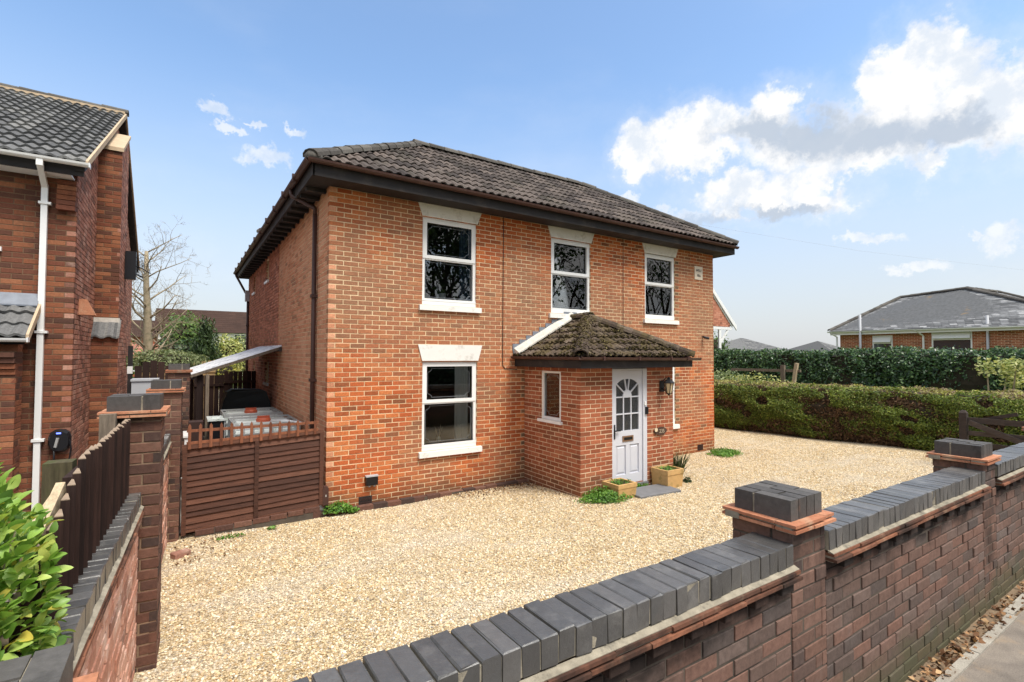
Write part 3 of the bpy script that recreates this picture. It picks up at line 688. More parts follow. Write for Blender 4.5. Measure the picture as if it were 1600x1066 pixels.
# pavement strip, kerb edging, footway, road
mb = MB(); mb.face([(-40, 1.13, .262), (60, 1.13, .262), (60, 1.42, .262), (-40, 1.42, .262)]); struct('verge_strip', mb, 'dirt')
mb = MB(); mb.face([(-40, -.75, .266), (60, -.75, .266), (60, 1.20, .266), (-40, 1.20, .266)]); struct('footway', mb, 'tarmac')
mb = MB()
mb.face([(-60, -9.5, .14), (90, -9.5, .14), (90, -.86, .14), (-60, -.86, .14)]); struct('road', mb, 'road')
mb = MB(); mb.face([(-60, -40, .24), (90, -40, .24), (90, -9.5, .24), (-60, -9.5, .24)]); struct('far_verge', mb, 'grass')
mb = MB()
x = -3.0
while x < 18: mb.box(x, -.87, .05, x+.905, -.74, .272); x += .915
tag(part('road_kerb', mb, 'kerbstone', None), kind='structure')
edge = thing('path_edging', 'pale concrete edging strip along the dirt at the foot of the street wall', 'edging', (4.5, 1.215, .26))
x = 1.0
while x < 12.5:
    jy = 0.0 if x < 5.15 else .03
    part('edging_slab', MB().box(x, 1.185+jy, .18, x+.904, 1.245+jy, .282), 'kerbstone', edge); x += .914
# pebbles: loose stones lying on the drive
def pebbles():
    n = 210000
    # denser close to the camera, thinning with distance
    y = 1.75 + (RNG.random(n)**1.25)*10.0; x = -0.2 + RNG.random(n)*16.0
    az = np.arctan2(x, y); ok = (az < radians(76)) & ~((x > 1.8) & (x < 11.15) & (y > 7.72)) & ~((x > 5.35) & (x < 7.64) & (y > 6.17)) & ~((y > 7.55) & (x < 1.8))
    ok &= ~((x > 14.6) & (y > 3.5)); left = -0.115 - (4.458-y)*.039; ok &= x > left - .1
    x, y = x[ok], y[ok]; n = len(x)
    z = 0.027*np.maximum(0, 7.7-y) + .012*np.sin(x*1.7+y*.9) + .008*np.sin(x*3.1-y*2.3) + RNG.uniform(-.002, .006, n)
    me = bpy.data.meshes.new('pebbles'); me.vertices.add(n); me.vertices.foreach_set('co', np.stack([x, y, z], 1).ravel()); me.update()
    ob = bpy.data.objects.new('pebbles', me); COL.objects.link(ob); ob['kind'] = 'stuff'
    bm = bmesh.new(); bmesh.ops.create_icosphere(bm, subdivisions=1, radius=1.0)
    for v in bm.verts: v.co = Vector((v.co.x*(1+random.gauss(0, .12)), v.co.y*.78*(1+random.gauss(0, .12)), v.co.z*.5))
    pm = bpy.data.meshes.new('pebble'); bm.to_mesh(pm); bm.free(); pm.materials.append(M['pebble'])
    po = bpy.data.objects.new('pebble', pm)            # kept out of the scene: only instanced
    ng = bpy.data.node_groups.new('pebble_scatter', 'GeometryNodeTree')
    ng.interface.new_socket('Geometry', in_out='INPUT', socket_type='NodeSocketGeometry'); ng.interface.new_socket('Geometry', in_out='OUTPUT', socket_type='NodeSocketGeometry')
    gi = ng.nodes.new('NodeGroupInput'); go = ng.nodes.new('NodeGroupOutput')
    oi = ng.nodes.new('GeometryNodeObjectInfo'); oi.inputs['Object'].default_value = po; oi.inputs['As Instance'].default_value = True
    ip = ng.nodes.new('GeometryNodeInstanceOnPoints')
    rv = ng.nodes.new('FunctionNodeRandomValue'); rv.data_type = 'FLOAT_VECTOR'; rv.inputs[0].default_value = (-.7, -.7, 0); rv.inputs[1].default_value = (.7, .7, 6.28)
    rs = ng.nodes.new('FunctionNodeRandomValue'); rs.data_type = 'FLOAT'; rs.inputs[2].default_value = .006; rs.inputs[3].default_value = .0165; rs.inputs['Seed'].default_value = 5
    L = ng.links
    L.new(gi.outputs[0], ip.inputs['Points']); L.new(oi.outputs['Geometry'], ip.inputs['Instance']); L.new(rv.outputs[0], ip.inputs['Rotation']); L.new(rs.outputs[1], ip.inputs['Scale']); L.new(ip.outputs[0], go.inputs[0])
    md = ob.modifiers.new('scatter', 'NODES'); md.node_group = ng
pebbles()

# ================================================================== MAIN HOUSE
HX0, HX1, HY, HZ = 1.81, 11.12, 7.77, 4.95
FF = Fr((HX0, HY), (1, 0)); FS = Fr((HX0, 18.6), (0, -1))           # front; left side (a runs towards the road)
house = thing('house', 'two storey orange brick house with brown hipped roof and white windows behind the gravel drive', 'house', (6.4, 10.2, 0))
sk = Sink(300); sr = Sink(300)
def rel(x0, x1, z0, z1): return (x0-HX0, x1-HX0, z0, z1)
WIN = [('up', 3.31, 4.335, 3.175, 4.65), ('up', 6.0, 7.025, 3.165, 4.65), ('up', 8.645, 9.67, 3.165, 4.645), ('gf', 3.325, 4.36, .745, 2.235), ('gf', 8.645, 9.67, .745, 2.235)]
FH = [rel(a, b, c, d) for _, a, b, c, d in WIN]
LINT = [rel(a-.075, b+.085, d, d+.21) for k, a, b, c, d in WIN if k == 'up']
PH = [rel(5.40, 7.60, -.2, 2.10)]
mb = MB(); backing(mb, FF, .0045, HX1-HX0-.0045, -.15, HZ, .24, FH + PH); front = part('wall', mb, 'house_mortar', house)
bricks(sk, front, FF, 0, HX1-HX0, .01, HZ-.02, 'house_brick', FH + [rel(5.40, 7.60, -.2, 2.4)], off=.0, c0=1, hmat='header_brick')
SWIN = [(18.6-14.8, 18.6-13.95, 4.27, 4.84), (18.6-17.45, 18.6-16.85, 4.22, 4.74), (18.6-14.85, 18.6-13.72, 1.65, 2.10), (18.6-17.1, 18.6-16.55, 1.65, 2.06)]
SWIN = [(18.6-14.5, 18.6-13.97, 4.22, 4.78), (18.6-17.25, 18.6-16.75, 4.20, 4.74), (18.6-14.4, 18.6-13.72, 1.62, 2.15), (18.6-17.05, 18.6-16.5, 1.62, 2.12)]
mb = MB(); backing(mb, FS, 0, 18.6-HY-.0045, -.15, HZ, .24, SWIN, d=-.0045); side = part('wall', mb, 'house_mortar', house)
SOFF = ((18.6-HY) - (18.6-12.42) - .1126) % .2253 + .011
bricks(sk, side, FS, 18.6-12.42, 18.6-HY, .01, HZ-.02, 'lit_side_brick', SWIN, off=SOFF, d=0, c1=0)
bricks(sk, side, FS, 0, 18.6-12.42, .01, HZ-.02, 'rear_brick', SWIN, off=.05, d=0.012)
mb = MB(); mb.box(HX0+.01, 18.35, -.15, HX1, 18.58, HZ); mb.box(HX1-.25, HY+.01, -.15, HX1-.005, 18.34, HZ); part('wall', mb, 'house_mortar', house)
FE = Fr((HX1, HY), (0, 1)); rb = part('brickwork', MB().box(HX1-.01, HY+.004, 0, HX1, 18.5, HZ-.03), 'lit_side_brick', house)
# floors and rooms behind the glass
mb = MB(); mb.box(HX0+.25, HY+.25, -.1, HX1-.26, 18.3, .12); mb.box(HX0+.25, HY+.25, 2.55, HX1-.26, 18.3, 2.8); mb.box(HX0+.25, HY+.25, HZ-.06, HX1-.26, 18.3, HZ+.02)
mb.box(HX0+.25, 11.6, .1, HX1-.26, 11.75, HZ-.1)
for x in (5.2, 7.75): mb.box(x-.05, HY+.25, .12, x+.05, 11.6, 2.55); mb.box(x-.05, HY+.25, 2.8, x+.05, 11.6, HZ-.06)
part('interior', mb, 'room', house)
def pane_leading(par, fr, a0, a1, z0, z1, d):
    mb = MB(); m = .035; k = .07; w = .0035
    q = [(a0+m+k, z0+m), (a1-m-k, z0+m), (a1-m-k, z0+m+k*.4), (a1-m, z0+m+k), (a1-m, z1-m-k), (a1-m-k, z1-m-k*.4), (a1-m-k, z1-m), (a0+m+k, z1-m), (a0+m+k, z1-m-k*.4), (a0+m, z1-m-k), (a0+m, z0+m+k), (a0+m+k, z0+m+k*.4)]
    for i in range(len(q)):
        p, r = fr.p(q[i][0], d, q[i][1]), fr.p(q[(i+1) % len(q)][0], d, q[(i+1) % len(q)][1]); mb.bar(p, r, w, .0024, up=fr.n)
    part('leading', mb, 'leading', par)
def sash_window(par, fr, a0, a1, z0, z1, split=.52, name='window', lead=True, sill=True):
    mb = MB(); f = .055; d0, d1 = -.10, -.035; zm = z0 + .10 + (z1-z0-.10)*split
    mb.fbox(fr, a0, a0+f, d0, d1, z0+.10, z1); mb.fbox(fr, a1-f, a1, d0, d1, z0+.10, z1)
    mb.fbox(fr, a0+f, a1-f, d0, d1, z1-f, z1); mb.fbox(fr, a0, a1, d0, d1+.01, z0, z0+.10); mb.fbox(fr, a0+f, a1-f, d0, d1, zm-.03, zm+.03)
    mb.fbox(fr, a0+.24, a1-.24, d1+.002, d1+.012, z1-.028, z1-.012)
    w = part(name, mb, 'white_paint', par)
    sb = MB(); g = .042; b = d1 + .012   # raised upper casement
    u0, u1, v0, v1 = a0+.012, a1-.012, zm-.008, z1-.04
    sb.fbox(fr, u0, u0+f+g-.02, d1+.001, b, v0, v1); sb.fbox(fr, u1-f-g+.02, u1, d1+.001, b, v0, v1); sb.fbox(fr, u0+f+g-.02, u1-f-g+.02, d1+.001, b, v1-f, v1); sb.fbox(fr, u0+f+g-.02, u1-f-g+.02, d1+.001, b, v0, v0+f)
    part('casement', sb, 'white_paint', w)
    for p0, p1 in ((z0+.10, zm-.03), (v0+f, v1-f)):
        q0, q1 = (a0+f, a1-f) if p0 < zm-.05 else (u0+f+g-.02, u1-f-g+.02)
        part('pane', MB().fbox(fr, q0, q1, -.078, -.072, p0, p1), 'glass', w)
        if lead: pane_leading(w, fr, q0, q1, p0, p1, -.0705)
    return w
for i, (k, a, b, c, d) in enumerate(WIN):
    w = sash_window(house, FF, a-HX0, b-HX0, c, d, .5)
    # sill and flared lintel
    mb = MB(); mb.extrude([FF.p(a-HX0-.06, q, z) for q, z in ((-.1, c-.002), (.05, c-.012), (.055, c-.10), (-.1, c-.10))], FF.u*(b-a+.14)); part('sill', mb, 'white_render', house)
    hz = .21 if k == 'up' else .27
    l = [(a-.01, d), (b+.01, d), (b+.09, d+hz), (a-.085, d+hz)]
    mb = MB(); mb.extrude([FF.p(x-HX0, -.06, z) for x, z in l], FF.n*.078); part('lintel', mb, 'white_render', house)
    mb = MB(); mb.fbox(FF, a-HX0, b-HX0, -.10, -.0, d-.045, d-.001) if i == 0 else None
for a, b, c, d in SWIN:
    w = MB(); f = .05
    for q in ((a, a+f, c, d), (b-f, b, c, d), (a+f, b-f, c, c+f), (a+f, b-f, d-f, d)): w.fbox(FS, q[0], q[1], -.13, -.07, q[2], q[3])
    wo = part('window', w, 'white_paint', house); part('pane', MB().fbox(FS, a+f, b-f, -.105, -.099, c+f, d-f), 'glass', wo)
    part('sill', MB().fbox(FS, a-.04, b+.04, -.13, .05, c-.06, c-.002), 'white_paint', house)
# eaves: soffit, fascia, gutters
GX0, GX1, GY0, GY1, GZ = 1.46, 11.46, 7.35, 18.98, 5.03
mb = MB()
mb.box(GX0+.05, GY0+.05, 4.86, GX1-.05, HY-.012, 4.90); mb.box(GX0+.05, HY-.012, 4.86, HX0-.012, GY1-.05, 4.90); mb.box(HX1+.005, HY-.012, 4.86, GX1-.05, 12.6, 4.90)
part('soffit', mb, 'black_timber', house)
mb = MB(); mb.box(GX0+.03, GY0+.02, 4.85, GX1-.03, GY0+.05, 5.05); mb.box(GX0+.02, GY0+.02, 4.85, GX0+.05, GY1, 5.05); mb.box(GX1-.05, GY0+.05, 4.85, GX1-.02, 12.6, 5.05)
part('fascia', mb, 'black_timber', house)
mb = MB()
y = GY0+.6
while y < GY1-.2: mb.box(GX0+.055, y, 4.80, HX0-.012, y+.07, 4.858); y += .42
part('rafter_feet', mb, 'black_timber', house, kind='stuff')
mb = MB(); gutter_mb(mb, (GX0-.06, GY0-.035, GZ+.03), (GX1, GY0-.035, GZ+.0)); part('gutter', mb, 'brown_plastic', house)
mb = MB(); gutter_mb(mb, (GX0-.035, GY0-.04, GZ+.03), (GX0-.035, GY1, GZ)); part('gutter', mb, 'brown_plastic', house)
for y in np.arange(GY0+.9, GY1, 1.0):
    mb = MB(); mb.box(GX0-.098, y-.02, GZ-.045, GX0-.02, y+.02, GZ+.075); part('gutter_bracket', mb, 'brown_plastic', house)
def downpipe(y, y2, top, bot, mat='brown_plastic'):
    mb = MB(); mb.tube([(GX0-.03, y2, GZ-.03), (GX0-.02, y2, GZ-.12), (HX0-.05, y, top), (HX0-.05, y, top-.12)], .036, 8); mb.tube([(HX0-.05, y, top-.1), (HX0-.05, y, bot)], .036, 8)
    p = part('downpipe', mb, mat, house, smooth=True)
    for z in np.arange(bot+.5, top-.2, 1.35): part('pipe_clip', MB().box(HX0-.1, y-.05, z, HX0, y+.05, z+.05), mat, p)
downpipe(8.52, 8.75, 4.70, .05); downpipe(18.35, 18.7, 4.2, .05)
part('hopper', MB().box(HX0-.13, 18.25, 4.05, HX0-.01, 18.45, 4.4), 'grey_cabinet', house)
# roof over the front block: a hip, with its tiles one by one on the slope that shows
PT = (6.77-5.06)/2.67
def slope_S(dx, dy): h = sqrt(dx*dx+dy*dy); return Vector((dx/h, dy/h, PT)).normalized()
RZ = 5.07; RX0, RX1, RY0, RY1 = GX0-.02, GX1+.02, GY0-.02, 12.71
yr = (RY0+RY1)/2; run = yr-RY0; sl = run*sqrt(1+PT*PT); zr = RZ + run*PT; wd = RX1-RX0
mb = MB(); e = .03
A, B, C, D = (RX0, RY0, RZ-e), (RX1, RY0, RZ-e), (RX1, RY1, RZ-e), (RX0, RY1, RZ-e); P, Q = (RX0+run, yr, zr-e), (RX1-run, yr, zr-e)
mb.face([A, B, Q, P]); mb.face([B, C, Q]); mb.face([C, D, P, Q]); mb.face([D, A, P])
roof = part('roof', mb, 'black_timber', house)
tiles(sr, roof, (RX0, RY0, RZ), (1, 0, 0), slope_S(0, 1), [(0, 0), (wd, 0), (wd-run, sl), (run, sl)], .30, .345, prof_roman(), 'roof_tile')
tiles(sr, roof, (RX1, RY0, RZ), (0, 1, 0), slope_S(-1, 0), [(0, 0), (2*run, 0), (run, sl)], .30, .345, prof_roman(), 'roof_tile')
tiles(sr, roof, (RX0, RY1, RZ), (0, -1, 0), slope_S(1, 0), [(0, 0), (2*run, 0), (run, sl)], .30, .345, prof_roman(), 'roof_tile')
tiles(sr, roof, (RX1, RY1, RZ), (-1, 0, 0), slope_S(0, -1), [(0, 0), (wd, 0), (wd-run, sl), (run, sl)], .30, .345, prof_roman(), 'roof_tile')
up = .045
for p, q in (((RX0, RY0, RZ), (RX0+run, yr, zr)), ((RX1, RY0, RZ), (RX1-run, yr, zr)), ((RX0, RY1, RZ), (RX0+run, yr, zr)), ((RX1, RY1, RZ), (RX1-run, yr, zr)), ((RX0+run-.1, yr, zr), (RX1-run+.1, yr, zr))):
    ridge(sr, roof, Vector(p)+V(0, 0, up), Vector(q)+V(0, 0, up), 'ridge_tile')
part('mortar_cap', MB().lathe((RX0+.06, RY0+.06, RZ-.02), [(.12, 0), (.13, .06), (.10, .13), (.03, .16)], 10), 'ridge_tile', house, smooth=True)
# rear wing roof (its eaves run on down the side)
mb = MB(); rx1 = 6.2; xm = (RX0+rx1)/2; zq = RZ + (xm-RX0)*PT*.45
mb.face([(RX0, RY1-.3, RZ-.01), (RX0, GY1, RZ-.01), (xm, GY1-2, zq)]); mb.face([(RX0, RY1-.3, RZ-.01), (xm, GY1-2, zq), (xm, RY1-.2, zq)]); mb.face([(rx1, RY1-.3, RZ-.01), (rx1, GY1, RZ-.01), (xm, GY1-2, zq), (xm, RY1-.2, zq)]); mb.face([(RX0, GY1, RZ-.01), (rx1, GY1, RZ-.01), (xm, GY1-2, zq)])
part('rear_roof', mb, 'roof_tile', house)
# tile ends showing along the side eaves
mb = MB(); y = RY1
while y < GY1: mb.box(RX0-.02, y+.01, RZ-.025, RX0+.25, y+.29, RZ+.03); y += .30
part('eaves_tiles', mb, 'roof_tile', house, kind='stuff')
# name plaque, air bricks, cables, camera
pl = part('plaque', MB().fbox(FF, 10.385-HX0, 10.685-HX0, -.01, .014, 4.195, 4.52), 'limestone', house)
def text(s, size, fr, a, d, z, mat, par, name='lettering', ext=.002, align='CENTER'):
    cu = bpy.data.curves.new('t', 'FONT'); cu.body = s; cu.size = size; cu.align_x = align; cu.align_y = 'CENTER'; cu.extrude = ext
    ob = bpy.data.objects.new('t', cu); COL.objects.link(ob); bpy.context.view_layer.update()
    me = bpy.data.meshes.new_from_object(ob.evaluated_get(bpy.context.evaluated_depsgraph_get())); COL.objects.unlink(ob); bpy.data.objects.remove(ob)
    m3 = Matrix((fr.u, Vector((0, 0, 1)), fr.n)).transposed()
    me.transform(m3.to_4x4()); me.materials.clear(); me.materials.append(M[mat]); me.name = name
    o = bpy.data.objects.new(name, me); link(o, par, fr.p(a, d, z)); return o
text('WELF', .085, FF, 10.535-HX0, .0165, 4.415, 'letter_black', pl); text('FEA', .085, FF, 10.535-HX0, .0165, 4.29, 'letter_black', pl)
for x0, z0 in ((2.30, .02), (10.46, .05)):
    v = part('air_vent', MB().fbox(FF, x0-HX0, x0-HX0+.205, -.01, .006, z0, z0+.135), 'letter_black', house)
    m = MB()
    for k in range(7): m.bar(FF.p(x0-HX0+.01+k*.026, .009, z0+.005), FF.p(x0-HX0+.04+k*.026, .009, z0+.13), .006, .006, up=FF.n); m.bar(FF.p(x0-HX0+.04+k*.026, .009, z0+.005), FF.p(x0-HX0+.01+k*.026, .009, z0+.13), .006, .006, up=FF.n)
    part('vent_grille', m, 'brown_plastic', v)
part('cable', MB().tube([FF.p(4.893-HX0, .006, 4.9), FF.p(4.887-HX0, .006, 3.2), FF.p(4.884-HX0, .006, 2.15), FF.p(4.93-HX0, .006, 2.09), FF.p(5.2-HX0, .006, 2.07)], .007, 5), 'black_plastic', house)
part('cable', MB().tube([FF.p(7.96-HX0, .005, 4.9), FF.p(7.955-HX0, .005, 2.80)], .006, 5), 'brown_plastic', house)
cmo = part('security_camera', MB().tube([FF.p(10.69-HX0, 0, 2.81), FF.p(10.69-HX0, .06, 2.79)], .022, 8).tube([FF.p(10.66-HX0, .06, 2.79), FF.p(10.74-HX0, .14, 2.76)], .032, 10), 'black_iron', house)
part('overflow_pipe', MB().tube([FF.p(8.9-HX0, 0, 2.76), FF.p(8.9-HX0, .05, 2.76), FF.p(8.9-HX0, .05, 2.62)], .012, 6), 'white_paint', house)
# ---- porch
PX0, PX1, PY = 5.37, 7.62, 6.185
FP = Fr((PX0, PY), (1, 0)); FL = Fr((PX0, HY-.005), (0, -1)); FRt = Fr((PX1, PY), (0, 1))
DO = (6.075-PX0, 6.915-PX0, .13, 2.14); WL = (HY-7.235, HY-6.69, 1.215, 2.075)
mb = MB(); backing(mb, FP, .0045, PX1-PX0-.0045, -.15, 2.14, .11, [DO]); backing(mb, FL, 0, HY-PY-.0045-.115, -.15, 2.14, .11, [WL]); mb.box(PX1-.115, PY+.12, -.15, PX1-.0045, HY, 2.14)
porch = part('porch', mb, 'porch_mortar', house)
bricks(sk, porch, FP, 0, PX1-PX0, .0, 2.13, 'porch_brick', [DO], off=0.0, c0=1); bricks(sk, porch, FL, 0, HY-.005-PY, .0, 2.13, 'porch_brick', [WL], off=(HY-.005-PY-.1126) % .2253 + .011, c1=0)
bricks(sk, porch, FRt, .002, HY-PY-.01, .0, 2.13, 'porch_brick', [], off=.1126)
part('porch_ceiling', MB().box(PX0+.12, PY+.12, 2.10, PX1-.12, HY, 2.14), 'plaster', house); part('porch_floor', MB().box(PX0+.12, PY+.115, -.1, PX1-.12, HY+.3, .12), 'room', house)
part('threshold', MB().fbox(FP, DO[0], DO[1], -.10, .035, .06, .128), 'step_slate', house)
# little side window
a, b, c, d = WL; mb = MB(); f = .05
for q in ((a, a+f, c, d), (b-f, b, c, d), (a+f, b-f, c, c+f), (a+f, b-f, d-f, d)): mb.fbox(FL, q[0], q[1], -.075, -.012, q[2], q[3])
mb.fbox(FL, a+.1, b-.1, -.011, -.002, d-.03, d-.015)
pw = part('window', mb, 'white_paint', house); part('pane', MB().fbox(FL, a+f, b-f, -.05, -.044, c+f, d-f), 'glass', pw); pane_leading(pw, FL, a+f, b-f, c+f, d-f, -.043)
part('sill', MB().fbox(FL, a-.07, b+.05, -.075, .045, c-.05, c-.002), 'white_paint', house)
# door
a, b, c, d = DO; d -= .035
mb = MB(); mb.fbox(FP, a, a+.022, -.075, -.012, c, d); mb.fbox(FP, b-.095, b, -.075, .004, c, d); mb.fbox(FP, a+.022, b-.095, -.075, -.012, d-.03, d)
fr = part('door_frame', mb, 'door_paint', house)
la, lb, lz0, lz1 = a+.024, b-.098, c+.01, d-.034; wL = lb-la
mb = MB(); D0, D1 = -.065, -.02; st = .085
gz0, gz1 = 1.045, 1.93; bars = [la+st, la+st+(wL-2*st)/3, la+st+2*(wL-2*st)/3, lb-st]
mb.fbox(FP, la, la+st, D0, D1, lz0, lz1); mb.fbox(FP, lb-st, lb, D0, D1, lz0, lz1); mb.fbox(FP, la+st, lb-st, D0, D1, lz0, lz0+.16); mb.fbox(FP, la+st, lb-st, D0, D1, gz1, lz1)
mb.fbox(FP, la+st, lb-st, D0, D1, .80, gz0); mb.fbox(FP, (la+lb)/2-.045, (la+lb)/2+.045, D0, D1, lz0+.16, .80)
door = part('door', mb, 'door_paint', house)
for q0, q1 in ((la+st, (la+lb)/2-.045), ((la+lb)/2+.045, lb-st)):
    m = MB(); m.fbox(FP, q0, q1, D0+.01, D0+.022, lz0+.16, .80)
    z0, z1 = lz0+.16, .80; k = .045
    o = [FP.p(q0+.012, D0+.022, z0+.012), FP.p(q1-.012, D0+.022, z0+.012), FP.p(q1-.012, D0+.022, z1-.012), FP.p(q0+.012, D0+.022, z1-.012)]
    i = [FP.p(q0+k, D1-.006, z0+k), FP.p(q1-k, D1-.006, z0+k), FP.p(q1-k, D1-.006, z1-k), FP.p(q0+k, D1-.006, z1-k)]
    m.hexa(o+i); part('door_panel', m, 'door_paint', door)
hm = 1.055 + .50
m = MB()
for z in (1.045+.285, 1.045+.575): m.fbox(FP, la+st, lb-st, D0+.012, D1-.004, z-.011, z+.011)
for x in bars[1:3]: m.fbox(FP, x-.011, x+.011, D0+.012, D1-.005, gz0, 1.045+.575)
cx, cz = (la+lb)/2, 1.045+.585
hub = [FP.p(cx+.105*cos(t), D0+.014, cz+.115*sin(t)) for t in np.linspace(0, pi, 11)]; m.extrude(hub, FP.n*.027)
for t in (38, 68+10, 102, 142):
    t = radians(t if t != 78 else 80); m.bar(FP.p(cx+.09*cos(t), D0+.03, cz+.10*sin(t)), FP.p(cx+.34*cos(t), D0+.03, cz+.36*sin(t)), .022, .024, up=FP.n)
part('glazing_bars', m, 'door_paint', door)
# spandrels that turn the top of the glass into a shallow arch
for sgn in (-1, 1):
    m = MB(); xe = lb-st if sgn > 0 else la+st; ar = [(cx + sgn*(wL/2-st)*k, gz1+.002 - .10*(k**2.6) if k < .999 else gz1-.10) for k in np.linspace(.25, 1, 8)]
    m.extrude([FP.p(x, D0+.010, z) for x, z in ar] + [FP.p(xe, D0+.010, gz1+.01), FP.p(ar[0][0], D0+.010, gz1+.01)], FP.n*.034); part('arch_head', m, 'door_paint', door)
zr_ = [gz0, gz0+.285, gz0+.575, gz1]
for r in range(3):
    for q in range(3): part('pane', MB().fbox(FP, bars[q], bars[q+1], D0+.018, D0+.024, zr_[r], zr_[r+1]), 'ripple_glass', door)
lp = part('letter_plate', MB().fbox(FP, cx-.13, cx+.13, D1, D1+.012, .86, .955), 'brass', door)
part('letter_flap', MB().fbox(FP, cx-.10, cx+.10, D1+.0125, D1+.016, .885, .93), 'black_plastic', lp)
part('door_handle', MB().fbox(FP, la+.03, la+.055, D1, D1+.012, .92, 1.16).bar(FP.p(la+.04, D1+.04, 1.06), FP.p(la+.15, D1+.04, 1.06), .018, .018).bar(FP.p(la+.042, D1+.005, 1.06), FP.p(la+.042, D1+.045, 1.06), .018, .018), 'black_iron', door)
part('doorbell', MB().fbox(FP, b-.05, b+.012, .0045, .03, 1.30, 1.43), 'black_plastic', house); part('door_sensor', MB().fbox(FP, b-.072, b-.03, .0045, .022, 1.46, 1.53), 'white_paint', house)
# porch roof: hipped, mossy, with lead up the wall
QX0, QX1, QY, QZ = 5.13, 7.86, 5.90, 2.29
mb = MB(); mb.box(QX0+.03, QY+.03, 2.135, QX1-.03, PY-.004, 2.16); mb.box(QX0+.03, PY-.004, 2.135, PX0-.004, HY-.004, 2.16); mb.box(PX1+.004, PY-.004, 2.135, QX1-.03, HY-.004, 2.16)
mb.box(QX0+.02, QY+.02, 2.13, QX1-.02, QY+.045, 2.30); mb.box(QX0+.02, QY+.045, 2.13, QX0+.045, HY-.004, 2.30); mb.box(QX1-.045, QY+.045, 2.13, QX1-.02, HY-.004, 2.30)
part('porch_fascia', mb, 'black_timber', house)
mb = MB(); gutter_mb(mb, (QX0-.05, QY-.03, QZ+.02), (QX1+.12, QY-.03, QZ+.005), .05); gutter_mb(mb, (QX0-.03, QY-.04, QZ+.02), (QX0-.03, HY-.01, QZ+.025), .05)
pg = part('porch_gutter', mb, 'brown_plastic', house)
for x in (5.55, 6.35, 7.15, 7.6): part('gutter_bracket', MB().box(x-.018, QY-.088, QZ-.035, x+.018, QY+.02, QZ+.03), 'brown_plastic', pg)
ax, ay, az_ = (QX0+QX1)/2, 7.28, 3.04; QR = QZ+.015
mb = MB(); mb.face([(QX0, QY, QR-.02), (QX1, QY, QR-.02), (ax, ay, az_-.02)]); mb.face([(QX0, HY, QR-.02), (QX0, QY, QR-.02), (ax, ay, az_-.02), (ax, HY, az_-.02)]); mb.face([(QX1, QY, QR-.02), (QX1, HY, QR-.02), (ax, HY, az_-.02), (ax, ay, az_-.02)])
proof = part('porch_roof', mb, 'black_timber', house)
sp = Sink(300)
Sf = Vector((0, ay-QY, az_-QR)); w_ = QX1-QX0; tiles(sp, proof, (QX0, QY, QR), (1, 0, 0), Sf, [(0, 0), (w_, 0), (w_/2, Sf.length)], .30, .23, prof_roman(.028), 'mossy_tile')
Sl = Vector((ax-QX0, 0, az_-QR)); tiles(sp, proof, (QX0, HY, QR), (0, -1, 0), Sl, [(0, 0), (HY-QY, 0), (HY-ay, Sl.length), (0, Sl.length)], .30, .23, prof_roman(.028), 'mossy_tile')
tiles(sp, proof, (QX1, QY, QR), (0, 1, 0), Vector((ax-QX1, 0, az_-QR)), [(0, 0), (HY-QY, 0), (HY-QY, Sl.length), (ay-QY, Sl.length)], .30, .23, prof_roman(.028), 'mossy_tile')
for p, q in (((QX0, QY, QR), (ax, ay, az_)), ((QX1, QY, QR), (ax, ay, az_)), ((ax, ay-.1, az_), (ax, HY-.02, az_))):
    ridge(sp, proof, Vector(p)+V(0, 0, .05), Vector(q)+V(0, 0, .05), 'mossy_tile', R=.12, seg=.3)
# stepped lead flashing and its mortar fillet on the wall
d_ = Vector((ax-QX0, 0, az_-QR)); mb = MB(); n = 9
for i in range(n):
    x0 = QX0 + (ax-QX0)*i/n; x1 = QX0 + (ax-QX0)*(i+1)/n; zb = QR + (az_-QR)*i/n; z1 = QR + (az_-QR)*(i+1)/n
    mb.extrude([(x0, HY-.012, zb+.02), (x1, HY-.012, z1+.02), (x1, HY-.012, zb+.24), (x0-.03, HY-.012, zb+.24), (x0-.03, HY-.012, zb+.12)], (0, .012, 0))
    x0, x1 = 2*ax-x1, 2*ax-x0; mb.extrude([(x0, HY-.012, z1+.02), (x1, HY-.012, zb+.02), (x1, HY-.012, zb+.24), (x0, HY-.012, zb+.24)], (0, .012, 0))
part('lead_flashing', mb, 'lead', house)
mb = MB()
for s in (-1, 1):
    p = Vector((ax + s*(ax-QX0)*1.0, HY, QR+.03)); q = Vector((ax, HY, az_+.03))
    mb.hexa([p+V(0, -.17, .02), p+V(0, -.012, .03), q+V(0, -.012, .03), q+V(0, -.17, .02), p+V(0, -.17, .05), p+V(0, -.012, .13), q+V(0, -.012, .13), q+V(0, -.17, .05)])
part('mortar_fillet', mb, 'cement', house)
def moss(O, U, Sv, poly, n):
    U, Sv = Vector(U).normalized(), Vector(Sv).normalized(); Nn = U.cross(Sv).normalized(); p = []
    while len(p) < n:
        u = random.uniform(min(q[0] for q in poly), max(q[0] for q in poly)); r = random.randrange(6); s_ = r*.23 + abs(random.gauss(0, .05))
        if in_poly(u, s_, poly) and vnoise(np.array([[u, s_, 0]]), 2.6, 4)[0] > random.uniform(-.9, .5): p.append(tuple(Vector(O) + U*u + Sv*s_ + Nn*(.030+abs(random.gauss(0, .012)))))
    leaf_mesh('moss', p, np.tile(tuple(Nn), (n, 1)), .038, 'moss', proof, .8, .7)
moss((QX0, QY, QR), (1, 0, 0), Sf, [(0, 0), (w_, 0), (w_/2, Sf.length)], 2600)
moss((QX0, HY, QR), (0, -1, 0), Sl, [(0, 0), (HY-QY, 0), (HY-ay, Sl.length), (0, Sl.length)], 1500)
